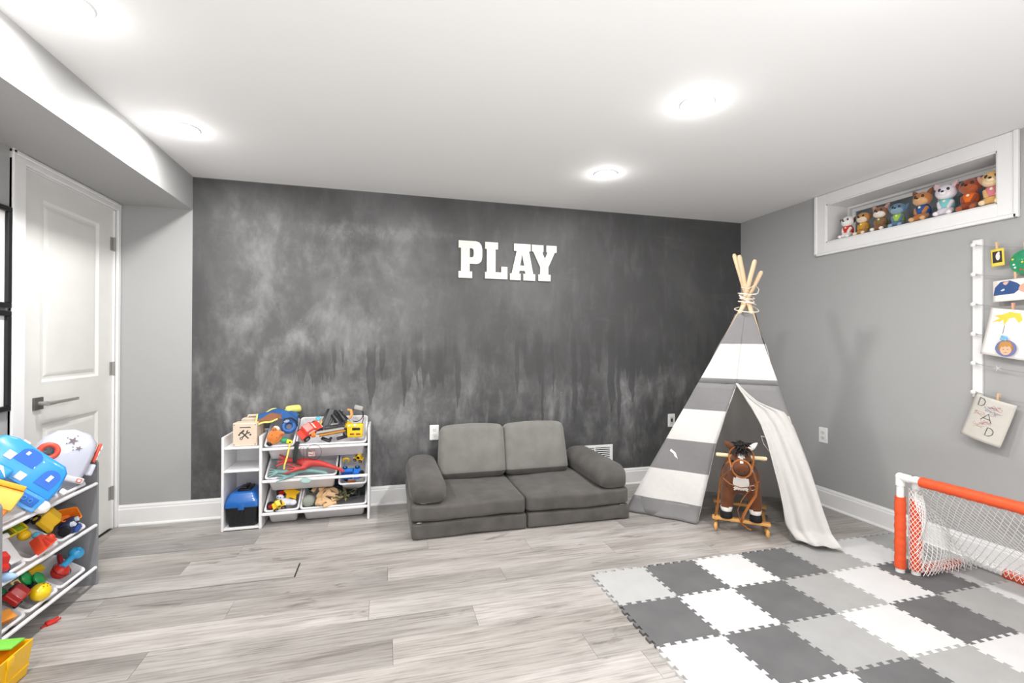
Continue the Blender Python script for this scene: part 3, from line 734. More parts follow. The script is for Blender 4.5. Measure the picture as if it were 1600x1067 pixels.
# cord lashing
pts = []
for i in range(120):
    t = i/119; a = t*2*PI*5.5; z = 1.50+0.05*math.sin(t*7)+0.02*math.sin(a*0.5)
    R_ = 0.040+abs(z-1.515)*0.45+0.004*math.sin(a*3); pts.append(V((TC.x+R_*math.cos(a), TC.y+R_*math.sin(a), z+0.018*math.sin(a)))-TO)
part('lashing_cord', MB().tube(pts, 0.0035, seg=6), pm('#e9e0d2', 0.8), tp, 60)
part('lashing_cord', MB().tube([TC-TO+V(q) for q in ((-0.05, -0.04, 0.09), (-0.075, -0.03, 0.07), (-0.04, -0.05, 0.06), (0.01, -0.06, 0.085), (0.05, -0.05, 0.06), (0.03, -0.06, 0.03), (-0.03, -0.06, 0.02))], 0.003, seg=6), pm('#e9e0d2', 0.8), tp, 60)
TIE = pm('#f1efec', 0.85)
def ribbon(pts, w_, nrm, th=0.0015):
    mb = MB(); n = V(nrm).normalized(); A = []
    pts = [V(p) for p in pts]
    for i, p in enumerate(pts):
        t = (pts[min(i+1, len(pts)-1)]-pts[max(i-1, 0)]).normalized(); s = t.cross(n).normalized()*w_/2
        A.append([p-s-n*th/2, p+s-n*th/2, p+s+n*th/2, p-s+n*th/2])
    mb.loops(A); return mb
q0 = side(FW, FS, 0.03, 0.455)-TO+NW*0.03
part('tie_ribbon', ribbon([q0, q0+V((0.02, -0.02, -0.02)), q0+V((0.03, -0.03, -0.06)), q0+V((0.028, -0.03, -0.125))], 0.016, NW), TIE, tp, 60)
q0 = side(FW, FS, 0.78, 0.60)-TO+NW*0.045
part('tie_bow', MB().tube([q0+V(p) for p in ((0, 0, 0.05), (0.03, -0.03, 0.06), (0.05, -0.04, 0.02), (0.02, -0.03, 0.0), (-0.01, 0, 0.01), (0.0, -0.01, -0.04), (0.03, -0.03, -0.09), (0.045, -0.04, -0.05), (0.01, -0.02, 0.0))], 0.005, seg=6, flat=0.4), TIE, tp, 60)

# ================================================================ ROCKING HORSE
HX, HY = 2.305, 2.636; face_ang = math.atan2(-0.77, -0.64)      # +x local = direction the horse looks
horse = thing('rocking_horse', 'brown plush rocking horse on pale wooden rockers in the teepee doorway', 'rocking horse', (HX, HY, 0), (0, 0, face_ang))
WD = pm('#dba35c', 0.4, var=0.08, vs=14, stretch=(1, 6, 1), coat=0.3)
DOW = pm('#e6cfa6', 0.45, var=0.05, vs=10)
FUR = pm('#64391f', 0.95, var=0.16, vs=26, bump=0.5, bs=140, sheen=0.12)
MANE = pm('#19120f', 0.95, bump=0.4, bs=120, sheen=0.05)
SOCK = pm('#efece8', 0.9, bump=0.3, bs=160); HOOF = pm('#0f0e0f', 0.8)
STRAP = pm('#a0602c', 0.5, var=0.1, vs=20)
def rocker(sy):
    pts = []
    n = 18
    top = []; bot = []
    for i in range(n+1):
        x = -0.275+0.55*i/n; z = 0.062*(x/0.275)**2
        bot.append((x, 0.001+z)); top.append((x, 0.034+z*0.62))
    poly = bot+top[::-1]
    return MB().prism(poly, -0.010, 0.010, T(0, sy, 0) @ Rm(PI/2, 0, 0)), poly
for sy in (-0.145, 0.145):
    mb, _ = rocker(sy); o = part('rocker', mb, WD, horse, 50); add_mod(o, 'BEVEL', width=0.003, segments=2, limit_method='ANGLE')
    part('rocker_knob', MB().ball((0.268, sy, 0.052), (0.020, 0.012, 0.024), seg=12, rings=8), WD, horse)
part('cross_bar', MB().box((0.17, 0, 0.078), (0.045, 0.335, 0.018), bev=0.003), WD, horse)
part('cross_bar', MB().box((-0.17, 0, 0.078), (0.045, 0.335, 0.018), bev=0.003), WD, horse)
# the body: one skinned surface grown from a skeleton
def skin_body(verts, edges, root, name, mats, parent, sub=2):
    me = bpy.data.meshes.new(name); me.from_pydata([v[0] for v in verts], edges, [])
    o = bpy.data.objects.new(name, me); COL.objects.link(o); o.parent = parent
    sk = o.modifiers.new('skin', 'SKIN'); sk.use_smooth_shade = True
    for i, v in enumerate(verts):
        d = me.skin_vertices[0].data[i]; r = v[1]; d.radius = (r, r) if not hasattr(r, '__len__') else r; d.use_root = (i == root)
    sb = o.modifiers.new('sub', 'SUBSURF'); sb.levels = sub; sb.render_levels = sub
    for mt in mats: me.materials.append(mt)
    bpy.context.view_layer.update()
    dg = bpy.context.evaluated_depsgraph_get(); me2 = bpy.data.meshes.new_from_object(o.evaluated_get(dg))
    o.modifiers.clear(); o.data = me2
    me2.materials.clear()
    for mt in mats: me2.materials.append(mt)
    for p in me2.polygons: p.use_smooth = True; p.material_index = 0
    me2.name = name
    return o
hv = [((0.0, 0, 0.335), 0.100), ((-0.13, 0, 0.335), 0.098), ((-0.19, 0, 0.325), 0.07), ((0.10, 0, 0.335), 0.098), ((0.165, 0, 0.375), 0.082), ((0.195, 0, 0.445), 0.066), ((0.205, 0, 0.498), 0.062),
      ((0.255, 0, 0.475), 0.060), ((0.315, 0, 0.440), 0.044), ((0.335, 0, 0.432), 0.036),
      ((0.145, 0.072, 0.27), 0.050), ((0.165, 0.082, 0.18), 0.040), ((0.175, 0.085, 0.105), 0.036),
      ((0.145, -0.072, 0.27), 0.050), ((0.165, -0.082, 0.18), 0.040), ((0.175, -0.085, 0.105), 0.036),
      ((-0.16, 0.072, 0.265), 0.056), ((-0.19, 0.080, 0.18), 0.040), ((-0.17, 0.082, 0.105), 0.036),
      ((-0.16, -0.072, 0.265), 0.056), ((-0.19, -0.080, 0.18), 0.040), ((-0.17, -0.082, 0.105), 0.036)]
he = [(0, 1), (1, 2), (0, 3), (3, 4), (4, 5), (5, 6), (6, 7), (7, 8), (8, 9), (3, 10), (10, 11), (11, 12), (3, 13), (13, 14), (14, 15), (1, 16), (16, 17), (17, 18), (1, 19), (19, 20), (20, 21)]
hb = skin_body(hv, he, 0, 'body', [FUR, SOCK, HOOF], horse, 3)
for p in hb.data.polygons:
    c = p.center
    if c.z < 0.128: p.material_index = 2
    elif c.z < 0.160 + 0.0: p.material_index = 1
    if c.x > 0.262 and c.z > 0.478 and abs(c.y) < 0.024-0.25*(c.x-0.262): p.material_index = 1
    if p.material_index == 0 and c.x > 0.17 and c.z < 0.365 and c.z > 0.275 and abs(c.y) < 0.052-0.25*abs(c.z-0.335): p.material_index = 1
for sy in (-0.085, 0.085):
    for sx in (0.178, -0.168): part('hoof', MB().lathe([(0.034, 0.0885), (0.037, 0.10), (0.036, 0.115), (0.030, 0.13)], (sx, sy, 0)), HOOF, horse)
part('mouth_fold', MB().tube([(0.362+0.006*math.cos(a), 0.026*math.sin(a), 0.418-0.004*math.cos(a)) for a in [x*0.2-1.6 for x in range(17)]], 0.0025, seg=6), MANE, hb)
if 0: bz = MB()
if 0: bz.prism([(0, 0.022), (0.020, 0.002), (0.022, -0.018), (-0.022, -0.018), (-0.020, 0.002)], -0.003, 0.004, T(0.312, 0, 0.484) @ Rm(0, 0, PI/2) @ Rm(0.62, 0, 0) @ Rm(0, 0, 0))
if 0: part('blaze', bz, SOCK, horse)
for s in (-1, 1):
    part('eye', MB().ball((0.285, s*0.050, 0.478), 0.008, seg=10, rings=8), pm('#0b0908', 0.1), hb)
    part('nostril', MB().ball((0.366, s*0.015, 0.437), 0.004, seg=8, rings=6), MANE, hb)
e1 = MB().lathe([(0.002, 0.062), (0.012, 0.045), (0.020, 0.022), (0.019, 0.0), (0.012, -0.006)], (0.205, -0.052, 0.545), (0.9, 0.15, 0), seg=12); part('ear', e1, FUR, horse)
e2 = MB().lathe([(0.002, 0.060), (0.011, 0.045), (0.017, 0.022), (0.016, 0.0), (0.010, -0.006)], (0.205, 0.050, 0.545), (-0.75, 0.15, 0), seg=12); part('ear', e2, SOCK, horse, label='pale lined ear')
rr = random.Random(3)
mb = MB()
for i in range(230):
    t = rr.random(); base = V((0.262-0.20*t, rr.uniform(-0.030, 0.030), 0.548-0.02*abs(t-0.3)-0.12*max(0, t-0.45)))
    dr = V((0.055+rr.uniform(-0.02, 0.04) if t < 0.3 else rr.uniform(-0.04, 0.01), rr.uniform(-0.045, 0.045), rr.uniform(-0.03, 0.025) if t < 0.18 else rr.uniform(0.012, 0.045)))
    mb.tube([base, base+dr*0.55+V((0, 0, 0.012)), base+dr], [0.006, 0.0045, 0.001], seg=5)
o = part('mane', mb, MANE, horse, 60); o['kind'] = 'stuff'
mb = MB()
for i in range(60):
    base = V((-0.235, rr.uniform(-0.015, 0.015), 0.345)); y = rr.uniform(-0.035, 0.035)
    mb.tube([base, base+V((-0.035, y*0.6, -0.02)), base+V((-0.05, y, -0.09)), base+V((-0.045+rr.uniform(-0.01, 0.01), y*1.2, -0.16-rr.uniform(0, 0.03)))], [0.006, 0.005, 0.004, 0.001], seg=5)
o = part('tail', mb, MANE, horse, 60); o['kind'] = 'stuff'
part('handle_bar', MB().tube([(0.185, -0.146, 0.488), (0.185, -0.139, 0.488), (0.185, 0.139, 0.488), (0.185, 0.146, 0.488)], [0.009, 0.0125, 0.0125, 0.009], seg=14), DOW, horse)
def strap(name, pts, w_=0.014, nrm=(1, 0, 0), lbl=None): return part(name, ribbon(pts, w_, nrm, 0.003), STRAP, horse, 50, lbl)
part('bridle', MB().tube([(0.318+0.010*math.cos(a), 0.0535*math.cos(a), 0.442+0.0535*math.sin(a)) for a in [i*2*PI/24 for i in range(24)]], 0.0055, seg=6, closed=True, flat=0.5), STRAP, horse, 60)
part('bridle', MB().tube([(0.235+0.012*math.sin(a), 0.070*math.cos(a), 0.498+0.066*math.sin(a)) for a in [i*2*PI/24 for i in range(24)]], 0.0055, seg=6, closed=True, flat=0.5), STRAP, horse, 60)
for s in (-1, 1):
    part('cheek_strap', MB().tube([(0.235, s*0.068, 0.51), (0.275, s*0.066, 0.478), (0.318, s*0.056, 0.445)], 0.005, seg=6, flat=0.5), STRAP, horse, 60)
    part('bridle_ring', MB().ring((0.318, s*0.060, 0.435), 0.010, 0.0018, rot=(PI/2, 0, 0), seg=14), CHROME, horse, 60)
part('rein', MB().tube([(0.318, 0.062, 0.43), (0.290, 0.085, 0.36), (0.250, 0.080, 0.27), (0.255, 0.040, 0.20), (0.262, 0.012, 0.14), (0.25, 0.0, 0.085), (0.235, 0.03, 0.058)], 0.0085, seg=6, flat=0.3), STRAP, horse, 60)
part('rein', MB().tube([(0.318, -0.062, 0.43), (0.26, -0.115, 0.36), (0.22, -0.128, 0.25), (0.215, -0.135, 0.14), (0.20, -0.15, 0.095)], 0.0075, seg=6, flat=0.3), STRAP, horse, 60)
part('rein', MB().tube([(0.262, 0.055, 0.315), (0.262, 0.005, 0.24), (0.262, -0.020, 0.17), (0.255, -0.005, 0.10), (0.25, 0.035, 0.062), (0.245, 0.055, 0.055)], 0.0085, seg=6, flat=0.3), STRAP, horse, 60)
part('chest_strap', MB().tube([(0.19, -0.102, 0.34), (0.232, -0.06, 0.318), (0.252, 0, 0.308), (0.232, 0.06, 0.318), (0.19, 0.102, 0.345)], 0.005, seg=6, flat=0.5), STRAP, horse, 60)
part('strap_ring', MB().ring((0.258, 0.062, 0.318), 0.016, 0.002, rot=(0, PI/2, 0), seg=16), CHROME, horse, 60)
part('saddle', MB().soft((-0.03, 0, 0.405), (0.17, 0.19, 0.055), 0.025, (0, 0, 0.01), n=8, fn=lambda q: V((q.x, q.y, q.z-3.2*q.y*q.y+0.9*q.x*q.x))), STRAP, horse, 80)
for s in (-1, 1): part('stirrup', MB().ring((0.0, s*0.118, 0.27), 0.022, 0.003, rot=(PI/2, 0, 0), seg=14).tube([(0, s*0.108, 0.36), (0, s*0.118, 0.29)], 0.006, seg=6, flat=0.4), STRAP, horse, 60)

# ================================================================ FOAM TILE MAT
matg = thing('foam_play_mat', 'interlocking foam floor mat of grey, charcoal and white squares', 'play mat', (1.035, 2.238, 0))
TS = 0.3025
def edge_curve(n=6, a=0.0085):
    pts = [(0.0, 0.0)]; p = TS/n
    for k in range(n):
        t = k*p
        pts += [(t+0.30*p, 0.0) if False else (t+0.27*p, -a), (t+0.73*p+0.0, -a)] if False else []
        pts += [(t+p*0.26, -a*0.0-0.0)] if False else []
    pts = []
    for k in range(n):
        t = k*p
        pts += [(t+0.02*p, -a) if k else (0.0, -0.0), (t+0.48*p-0.10*p, -a) if k else (0.30*p, 0.0),
                (t+0.52*p-0.16*p, a) if k else (0.24*p, a), (t+1.0*p-0.04*p+0.10*p, a) if k < n-1 else (t+0.80*p, a),
                (t+1.0*p-0.02*p, -a) if k < n-1 else (t+0.72*p, 0.0)]
    return pts+[(TS, 0.0)]
def clean_curve(n=6, a=0.008):
    p = TS/n; pts = [(0, 0)]
    for k in range(n):
        c = (k+0.5)*p; wn, ww = 0.19*p, 0.30*p          # dovetail: narrow neck, wide head
        pts += [(c-wn, -a), (c-ww, a), (c+ww, a), (c+wn, -a)] if 0 < k < n-1 else [(c-wn, 0), (c-ww, a), (c+ww, a), (c+wn, 0)]
        if k == 0: pts[-1] = (c+wn, -a)
        if k == n-1: pts[-4] = (c-wn, -a)
    return pts+[(TS, 0)]
EC = clean_curve()
def tile_poly():
    g = 0.9965; c = TS/2
    bottom = [(t, -o) for t, o in EC]                   # y = -off (tabs outward), local y from 0 (back) handled below
    # local frame: x right, y toward the back wall; square spans 0..TS
    s_ = [(t, -o) for t, o in EC]
    e_ = [(TS+o, t) for t, o in EC]
    n_ = [(t, TS-o) for t, o in EC][::-1]
    w_ = [(o, t) for t, o in EC][::-1]
    poly = s_[:-1]+e_[:-1]+n_[:-1]+w_[:-1]
    return [((x-c)*g, (y-c)*g) for x, y in poly]
def tile_mesh():
    bm = bmesh.new(); vs = [bm.verts.new((x, y, 0)) for x, y in tile_poly()]
    f = bm.faces.new(vs); f.normal_update()
    if f.normal.z < 0: f.normal_flip()
    r = bmesh.ops.extrude_face_region(bm, geom=[f])
    for v in [g for g in r['geom'] if isinstance(g, bmesh.types.BMVert)]: v.co.z += 0.0105
    bmesh.ops.triangulate(bm, faces=[q for q in bm.faces if len(q.verts) > 4])
    mb = MB(); mb.bm.free(); mb.bm = bm; return mb
FO = {'W': pm('#d2d2d2', 0.75, var=0.03, vs=9, bump=0.25, bs=420), 'L': pm('#b3b3b3', 0.75, var=0.04, vs=9, bump=0.25, bs=420),
      'G': pm('#a2a2a1', 0.75, var=0.05, vs=9, bump=0.25, bs=420), 'D': pm('#636364', 0.75, var=0.13, vs=6, bump=0.25, bs=420)}
TL = {'W': 'white foam square', 'L': 'light grey foam square', 'G': 'mid grey foam square', 'D': 'charcoal foam square'}
base_meshes = {k: mesh_of('foam_tile', tile_mesh(), FO[k], 0) for k in FO}
ROWS = ['LDWDGWG', 'DWDGWDL', 'WDGWDGW', 'GWDGWLD', 'DGWDGWG', 'WDGWDGW']
for r, row in enumerate(ROWS):
    for c, k in enumerate(row):
        o = bpy.data.objects.new('foam_tile', base_meshes[k]); COL.objects.link(o); o.parent = matg
        o.location = ((c+0.5)*TS, -(r+0.5)*TS, 0.0); o['label'] = TL[k]
# ================================================================ TOY STORAGE
BINM = pm('#e4e3e6', 0.38, var=0.015, vs=6)
BING = pm('#d8d7d9', 0.42, var=0.015, vs=6)
RACKW = pm('#ececee', 0.4)
RACKG = pm('#8d8f93', 0.45, var=0.03, vs=3)
def bin_mb(w_, d_, h_=0.115, rim=0.012):
    """open tapered plastic tub; rim in the plane z=0, u 0..w, v 0..d, body hangs to -h"""
    mb = MB(); cx, cy = w_/2, d_/2; r = 0.022
    L_ = [rrect(w_-0.055, d_-0.075, 0.018, -h_, cx, cy-0.014), rrect(w_-0.046, d_-0.066, 0.020, -h_+0.006, cx, cy-0.014),
          rrect(w_-rim*2-0.002, d_-rim*2-0.002, r-0.006, -0.007, cx, cy), rrect(w_-0.002, d_-0.002, r, -0.007, cx, cy), rrect(w_, d_, r, -0.0035, cx, cy),
          rrect(w_-0.004, d_-0.004, r, 0.0, cx, cy), rrect(w_-rim*2+0.002, d_-rim*2+0.002, r-0.006, 0.0, cx, cy), rrect(w_-rim*2-0.004, d_-rim*2-0.004, r-0.007, -0.006, cx, cy),
          rrect(w_-0.050, d_-0.070, 0.018, -h_+0.008, cx, cy-0.014), rrect(w_-0.060, d_-0.080, 0.016, -h_+0.004, cx, cy-0.014)]
    mb.loops(L_); return mb
def bin_M(kind, a, front, zr, tilt):
    c, s = math.cos(tilt), math.sin(tilt)
    if kind == 'A': u, v, n, o = V((1, 0, 0)), V((0, c, s)), V((0, -s, c)), V((a, front, zr))
    else: u, v, n, o = V((0, 1, 0)), V((-c, 0, s)), V((s, 0, c)), V((front, a, zr))
    M = Matrix.Identity(4)
    for i in range(3): M[i][0], M[i][1], M[i][2], M[i][3] = u[i], v[i], n[i], o[i]
    return M
def add_bin(M, w_, label, group, d_=0.28, h_=0.115, mat=None):
    return single('storage_bin', bin_mb(w_, d_, h_), mat or BINM, label, 'storage bin', M=M, group=group, smooth=40)

# ---- rack A, white, against the blackboard
ra = thing('toy_rack', 'white wooden toy rack with sloping bins and a side cubby, against the blackboard', 'toy rack', (-0.55, 3.47, 0))
def ra_box(name, x0, x1, y0, y1, z0, z1, bev=0.002, m_=None):
    return part(name, MB().bb(x0+0.55, x1+0.55, y0-3.47, y1-3.47, z0, z1, bev), m_ or RACKW, ra, 0)
yb, yf = 3.608, 3.335
ra_box('side_panel', -0.113, -0.098, yf, yb, 0, 0.625, 0.004)
ra_box('side_panel', -0.782, -0.764, yf, yb, 0, 0.600, 0.004)
ra_box('side_panel', -0.998, -0.983, yf, yb, 0, 0.600, 0.004)
for z in (0.019, 0.385, 0.532): ra_box('shelf', -0.983, -0.782, yf+0.004, yb, z-0.013, z)
ra_box('back_panel', -0.983, -0.782, yb-0.006, yb, 0.019, 0.60)
for z, zb_ in ((0.512, 0.655), (0.303, 0.445), (0.092, 0.235)):
    ra_box('front_rail', -0.764, -0.113, yf-0.004, yf+0.014, z-0.011, z+0.007, 0.004)
    if zb_ < 0.6: ra_box('rear_rail', -0.764, -0.113, yb-0.02, yb-0.004, zb_-0.011, zb_+0.007, 0.004)
    else: ra_box('rear_rail', -0.764, -0.113, yb-0.02, yb-0.004, 0.60, 0.618, 0.004)
TA = math.radians(32)
GA = 'white bins of the rack at the blackboard'
BA = {
 'a1': (bin_M('A', -0.757, 3.338, 0.528, TA), 0.182), 'a2': (bin_M('A', -0.571, 3.338, 0.528, TA), 0.452),
 'b1': (bin_M('A', -0.752, 3.338, 0.318, TA), 0.442), 'b2': (bin_M('A', -0.303, 3.352, 0.243, math.radians(48)), 0.186),
 'c1': (bin_M('A', -0.755, 3.338, 0.107, TA), 0.212), 'c2': (bin_M('A', -0.540, 3.338, 0.107, TA), 0.424)}
LA = {'a1': 'narrow white bin, top left of the rack, holding a puppet and cloth vest', 'a2': 'wide white bin, top right of the rack, heaped with black and yellow toys',
      'b1': 'wide white bin in the middle row with rubbery red and teal creatures', 'b2': 'small white bin hanging low at right with a blue truck',
      'c1': 'narrow white bin, bottom left of the rack, with yellow digger toys', 'c2': 'wide white bin, bottom right of the rack, holding wooden blocks'}
for k, (M, w_) in BA.items(): add_bin(M, w_, LA[k], GA, h_=0.135 if k != 'b2' else 0.12)
def inb(k, u, v, n, rx=0, ry=0, rz=0):
    M, w_ = BA[k]; return M @ T(u, v, n) @ Rm(rx, ry, rz)
def rdeg(*a): return [math.radians(x) for x in a]

# ---------------------------------------------------------------- toy builders
RUB = pm('#1b1b1d', 0.7); REDP = pm('#c8261d', 0.35, coat=0.3); REDO = pm('#dd4a2c', 0.4); YEL = pm('#f2c313', 0.35, coat=0.3); BLU = pm('#1b6fd0', 0.35, coat=0.3)
SKY = pm('#2f9ae0', 0.35, coat=0.3); GRN = pm('#1f8f4a', 0.4); ORG = pm('#ee8424', 0.4); DBL = pm('#22335f', 0.4); WPL = pm('#ececf0', 0.35); GPL = pm('#8b8d92', 0.4)
WOODB = pm('#d9b48a', 0.5, var=0.08, vs=20, stretch=(1, 6, 1)); SILV = pm('#a9a6a2', 0.35, 0.7); TEAL = pm('#7fa6a5', 0.55, var=0.08, vs=25); CRED = pm('#c03a36', 0.5, var=0.12, vs=20)
def wheel(parent, x, y, z, r, w_, hub, name='wheel'):
    wl = part(name, MB().cyl((x, y-w_/2, z), (x, y+w_/2, z), r, seg=18), RUB, parent, 50)
    sgn = 1 if y > 0 else -1
    part('hub', MB().cyl((x, y+sgn*w_/2*0.9, z), (x, y+sgn*(w_/2+0.002), z), r*0.5, seg=12), hub, wl, 50)
def toy_car(label, M, body, L_=0.13, W_=0.065, Hh=0.05, hub=None, win=None, cat='toy car', name='toy_car', cab=1.0):
    t = thing(name, label, cat, M=M); wr = Hh*0.30
    prof = [(-0.5, 0.22), (-0.49, 0.55), (-0.30, 0.62), (-0.20, 1.0*cab), (0.12, 1.0*cab), (0.24, 0.62), (0.46, 0.50), (0.5, 0.22)]
    Ls = []
    for yy, k in ((-0.5, 0.86), (-0.42, 1.0), (0.42, 1.0), (0.5, 0.86)):
        Ls.append([(x*L_*(0.98 if k < 1 else 1), yy*W_, (0.22+(z-0.22)*k)*Hh+wr*0.2) for x, z in prof])
    cb_ = part('car_body', MB().loops(Ls), body, t, 40); add_mod(cb_, 'BEVEL', width=0.09*Hh, segments=3, limit_method='ANGLE', angle_limit=0.3)
    wn = win or BLACK
    for s in (-1, 1): part('side_window', MB().prism([(-0.17*L_, 0.66*Hh), (-0.13*L_, 0.90*Hh*cab), (0.08*L_, 0.90*Hh*cab), (0.17*L_, 0.66*Hh)], s*W_*0.44, s*W_*0.508, Rm(PI/2, 0, 0)), wn, t, 0)
    part('windscreen', MB().box((0.185*L_, 0, 0.83*Hh*cab), (0.004, W_*0.66, 0.30*Hh), rot=(0, -0.75, 0)), wn, t, 0)
    for sx in (-0.30, 0.30):
        for sy in (-1, 1): wheel(t, sx*L_, sy*W_*0.5, wr, wr, W_*0.16, hub or GPL)
    for sy in (-1, 1): part('headlamp', MB().ball((0.49*L_, sy*W_*0.32, 0.42*Hh), (0.004, 0.006, 0.005), seg=10, rings=6), WPL, t)
    return t
def toy_block(label, M, size, mat_, group=None):
    return single('wooden_block', MB().box((0, 0, 0), size, bev=0.0025), mat_, label, 'toy block', M=M, group=group, smooth=0)
def toy_truck(label, M, cabm, bedm, L_=0.13, W_=0.06, hub=None):
    t = thing('toy_truck', label, 'toy truck', M=M)
    part('chassis', MB().box((0, 0, 0.020), (L_, W_*0.8, 0.012), bev=0.003), DBL, t)
    part('cab', MB().prism([(0.14*L_, 0.024), (0.5*L_, 0.024), (0.5*L_, 0.045), (0.40*L_, 0.075), (0.14*L_, 0.075)], -W_*0.45, W_*0.45, Rm(PI/2, 0, 0)), cabm, t, 0)
    part('windscreen', MB().box((0.455*L_, 0, 0.061), (0.003, W_*0.7, 0.024), rot=(0, -0.42, 0)), BLACK, t)
    b = MB().prism([(-0.5*L_, 0.060), (-0.40*L_, 0.026), (0.06*L_, 0.026), (0.11*L_, 0.066), (0.095*L_, 0.066), (0.05*L_, 0.032), (-0.38*L_, 0.032), (-0.48*L_, 0.060)], -W_*0.48, W_*0.48, Rm(PI/2, 0, 0))
    b.bb(-0.45*L_, 0.09*L_, -W_*0.5, -W_*0.47, 0.026, 0.062); b.bb(-0.45*L_, 0.09*L_, W_*0.47, W_*0.5, 0.026, 0.062)
    part('tipper_bed', b, bedm, t, 0)
    for sx in (-0.32, 0.32):
        for sy in (-1, 1): wheel(t, sx*L_, sy*W_*0.46, 0.016, 0.016, 0.012, hub or GPL)
    return t

# ---- cubby: wooden boxes and the toolbox
PLY = pm('#e0cdb9', 0.5, var=0.05, vs=16, stretch=(1, 1, 5))
INK = pm('#4a4744', 0.7)
wb = thing('wooden_tool_box', 'pale wooden box printed with a crossed hammer and spanner, on the cubby top', 'toy box', (-0.868, 3.405, 0.5325), (0, 0, -0.06))
part('box_body', MB().bb(-0.072, 0.072, -0.045, 0.045, 0, 0.150, 0.006, seg=2), PLY, wb, 0)
for (sx, sz) in ((-0.062, 0.012), (0.062, 0.012), (-0.062, 0.138), (0.062, 0.138)): part('screw', MB().cyl((sx, -0.0445, sz), (sx, -0.0465, sz), 0.0028, seg=8), INK, wb)
def flat(mb, poly, y, th, ang=0, cx=0, cz=0):
    ca, sa = math.cos(ang), math.sin(ang)
    P = [(x*ca-z*sa+cx, x*sa+z*ca+cz) for x, z in poly]
    mb.loops([[(x, y, z) for x, z in P], [(x, y-th, z) for x, z in P]]); return mb
mb = MB(); flat(mb, [(-0.004, -0.032), (0.004, -0.032), (0.004, 0.020), (0.018, 0.020), (0.020, 0.030), (-0.012, 0.032), (-0.020, 0.024), (-0.004, 0.020)], -0.0448, 0.0008, 0.78, 0, 0.072)
part('hammer_print', mb, INK, wb, 0)
mb = MB(); flat(mb, [(-0.004, -0.024), (0.004, -0.024), (0.004, 0.018), (0.011, 0.024), (0.010, 0.036), (0.004, 0.032), (0.003, 0.026), (-0.003, 0.026), (-0.004, 0.032), (-0.010, 0.036), (-0.011, 0.024), (-0.004, 0.018)], -0.0448, 0.0008, -0.78, 0, 0.072)
mb.ring((-0.0205, -0.0452, 0.0515), 0.007, 0.0024, rot=(PI/2, 0, 0), seg=16); part('spanner_print', mb, INK, wb, 0)
mb = MB()
for s in (-1, 1): mb.cyl((s*0.033, -0.0448, 0.074), (s*0.033, -0.0456, 0.074), 0.006, seg=12)
part('nut_print', mb, INK, wb, 0)
part('lettering_strip', MB().bb(-0.030, 0.034, -0.0454, -0.0448, 0.118, 0.124), INK, wb, 0)
wb2 = thing('wooden_crate', 'pale wooden tray box standing behind the printed tool box', 'toy box', (-0.860, 3.520, 0.5325), (0, 0, 0.05))
part('box_body', MB().bb(-0.065, 0.065, -0.035, 0.035, 0, 0.160, 0.004), PLY, wb2, 0)
part('carry_handle', MB().tube([(-0.035, 0, 0.157), (-0.03, 0, 0.176), (0.05, 0, 0.176), (0.058, 0, 0.157)], 0.007, seg=8), PLY, wb2)
tbx = thing('toolbox', 'blue lidded toolbox with a black base, at the bottom of the cubby', 'toolbox', (-0.882, 3.455, 0.0195))
L_ = [rrect(0.150, 0.19, 0.012, 0.001), rrect(0.158, 0.20, 0.012, 0.006), rrect(0.178, 0.222, 0.012, 0.118), rrect(0.186, 0.230, 0.012, 0.120), rrect(0.186, 0.230, 0.012, 0.130)]
part('base', MB().loops(L_), pm('#15161a', 0.45), tbx)
for sx in (-0.06, -0.03, 0.0, 0.03, 0.06): part('rib', MB().box((sx, -0.1045, 0.06), (0.004, 0.004, 0.09), rot=(0.09, 0, 0)), pm('#1c1d22', 0.45), tbx)
L_ = [rrect(0.194, 0.238, 0.014, 0.128), rrect(0.194, 0.238, 0.014, 0.150), rrect(0.184, 0.226, 0.016, 0.168), rrect(0.150, 0.190, 0.02, 0.208), rrect(0.120, 0.160, 0.02, 0.217)]
part('lid', MB().loops(L_), pm('#1660ad', 0.32, coat=0.3), tbx, 40)
part('handle', MB().box((0, 0, 0.222), (0.075, 0.13, 0.012), bev=0.004).box((0, 0, 0.234), (0.028, 0.11, 0.012), bev=0.005), BLACK, tbx)
part('latch', MB().box((0, -0.121, 0.130), (0.036, 0.008, 0.034), bev=0.002), pm('#1660ad', 0.32, coat=0.3), tbx)
part('latch', MB().box((0, -0.118, 0.098), (0.024, 0.006, 0.028), bev=0.002), BLACK, tbx)

# ---- a1: vest, puppet, blue ring toy, green ball, yellow dangling toy
M = inb('a1', 0.066, 0.20, 0.05, *rdeg(-12, 6, 8))
vest = thing('cloth_vest', 'blue and brown dress-up vest edged in pale yellow, flung over the top left bin', 'toy clothing', M=M)
def vs_(u, v):
    x = -0.135+0.25*u; y = -0.06+0.15*v; return V((x, y-0.03*abs(u-0.5), 0.035*math.sin(PI*u)+0.025*math.sin(PI*v)+0.008*math.sin(u*14+v*9)))
BRN = pm('#8a5b41', 0.9, var=0.1, vs=30); VBL = pm('#2d5a96', 0.9, var=0.1, vs=20); VY = pm('#dfe07a', 0.85)
o = part('vest_cloth', MB().grid(vs_, 22, 14, mif=lambda i, j: 0 if (j > 4 or i > 12) else 1), [VBL, BRN], vest, 'keep'); add_mod(o, 'SOLIDIFY', thickness=0.004)
eg = [vs_(i/24, 1.0) for i in range(25)][::-1]+[vs_(0, 1-i/12) for i in range(13)]+[vs_(i/12*0.5, 0) for i in range(13)]
part('binding', MB().tube(eg, 0.006, seg=6), VY, vest, 60)
part('collar_pad', MB().soft((0.085, 0.095, 0.03), (0.10, 0.05, 0.035), 0.014, (0, 0, 0.008), rot=(0.2, 0, 0.2), n=6), VY, vest, 80)
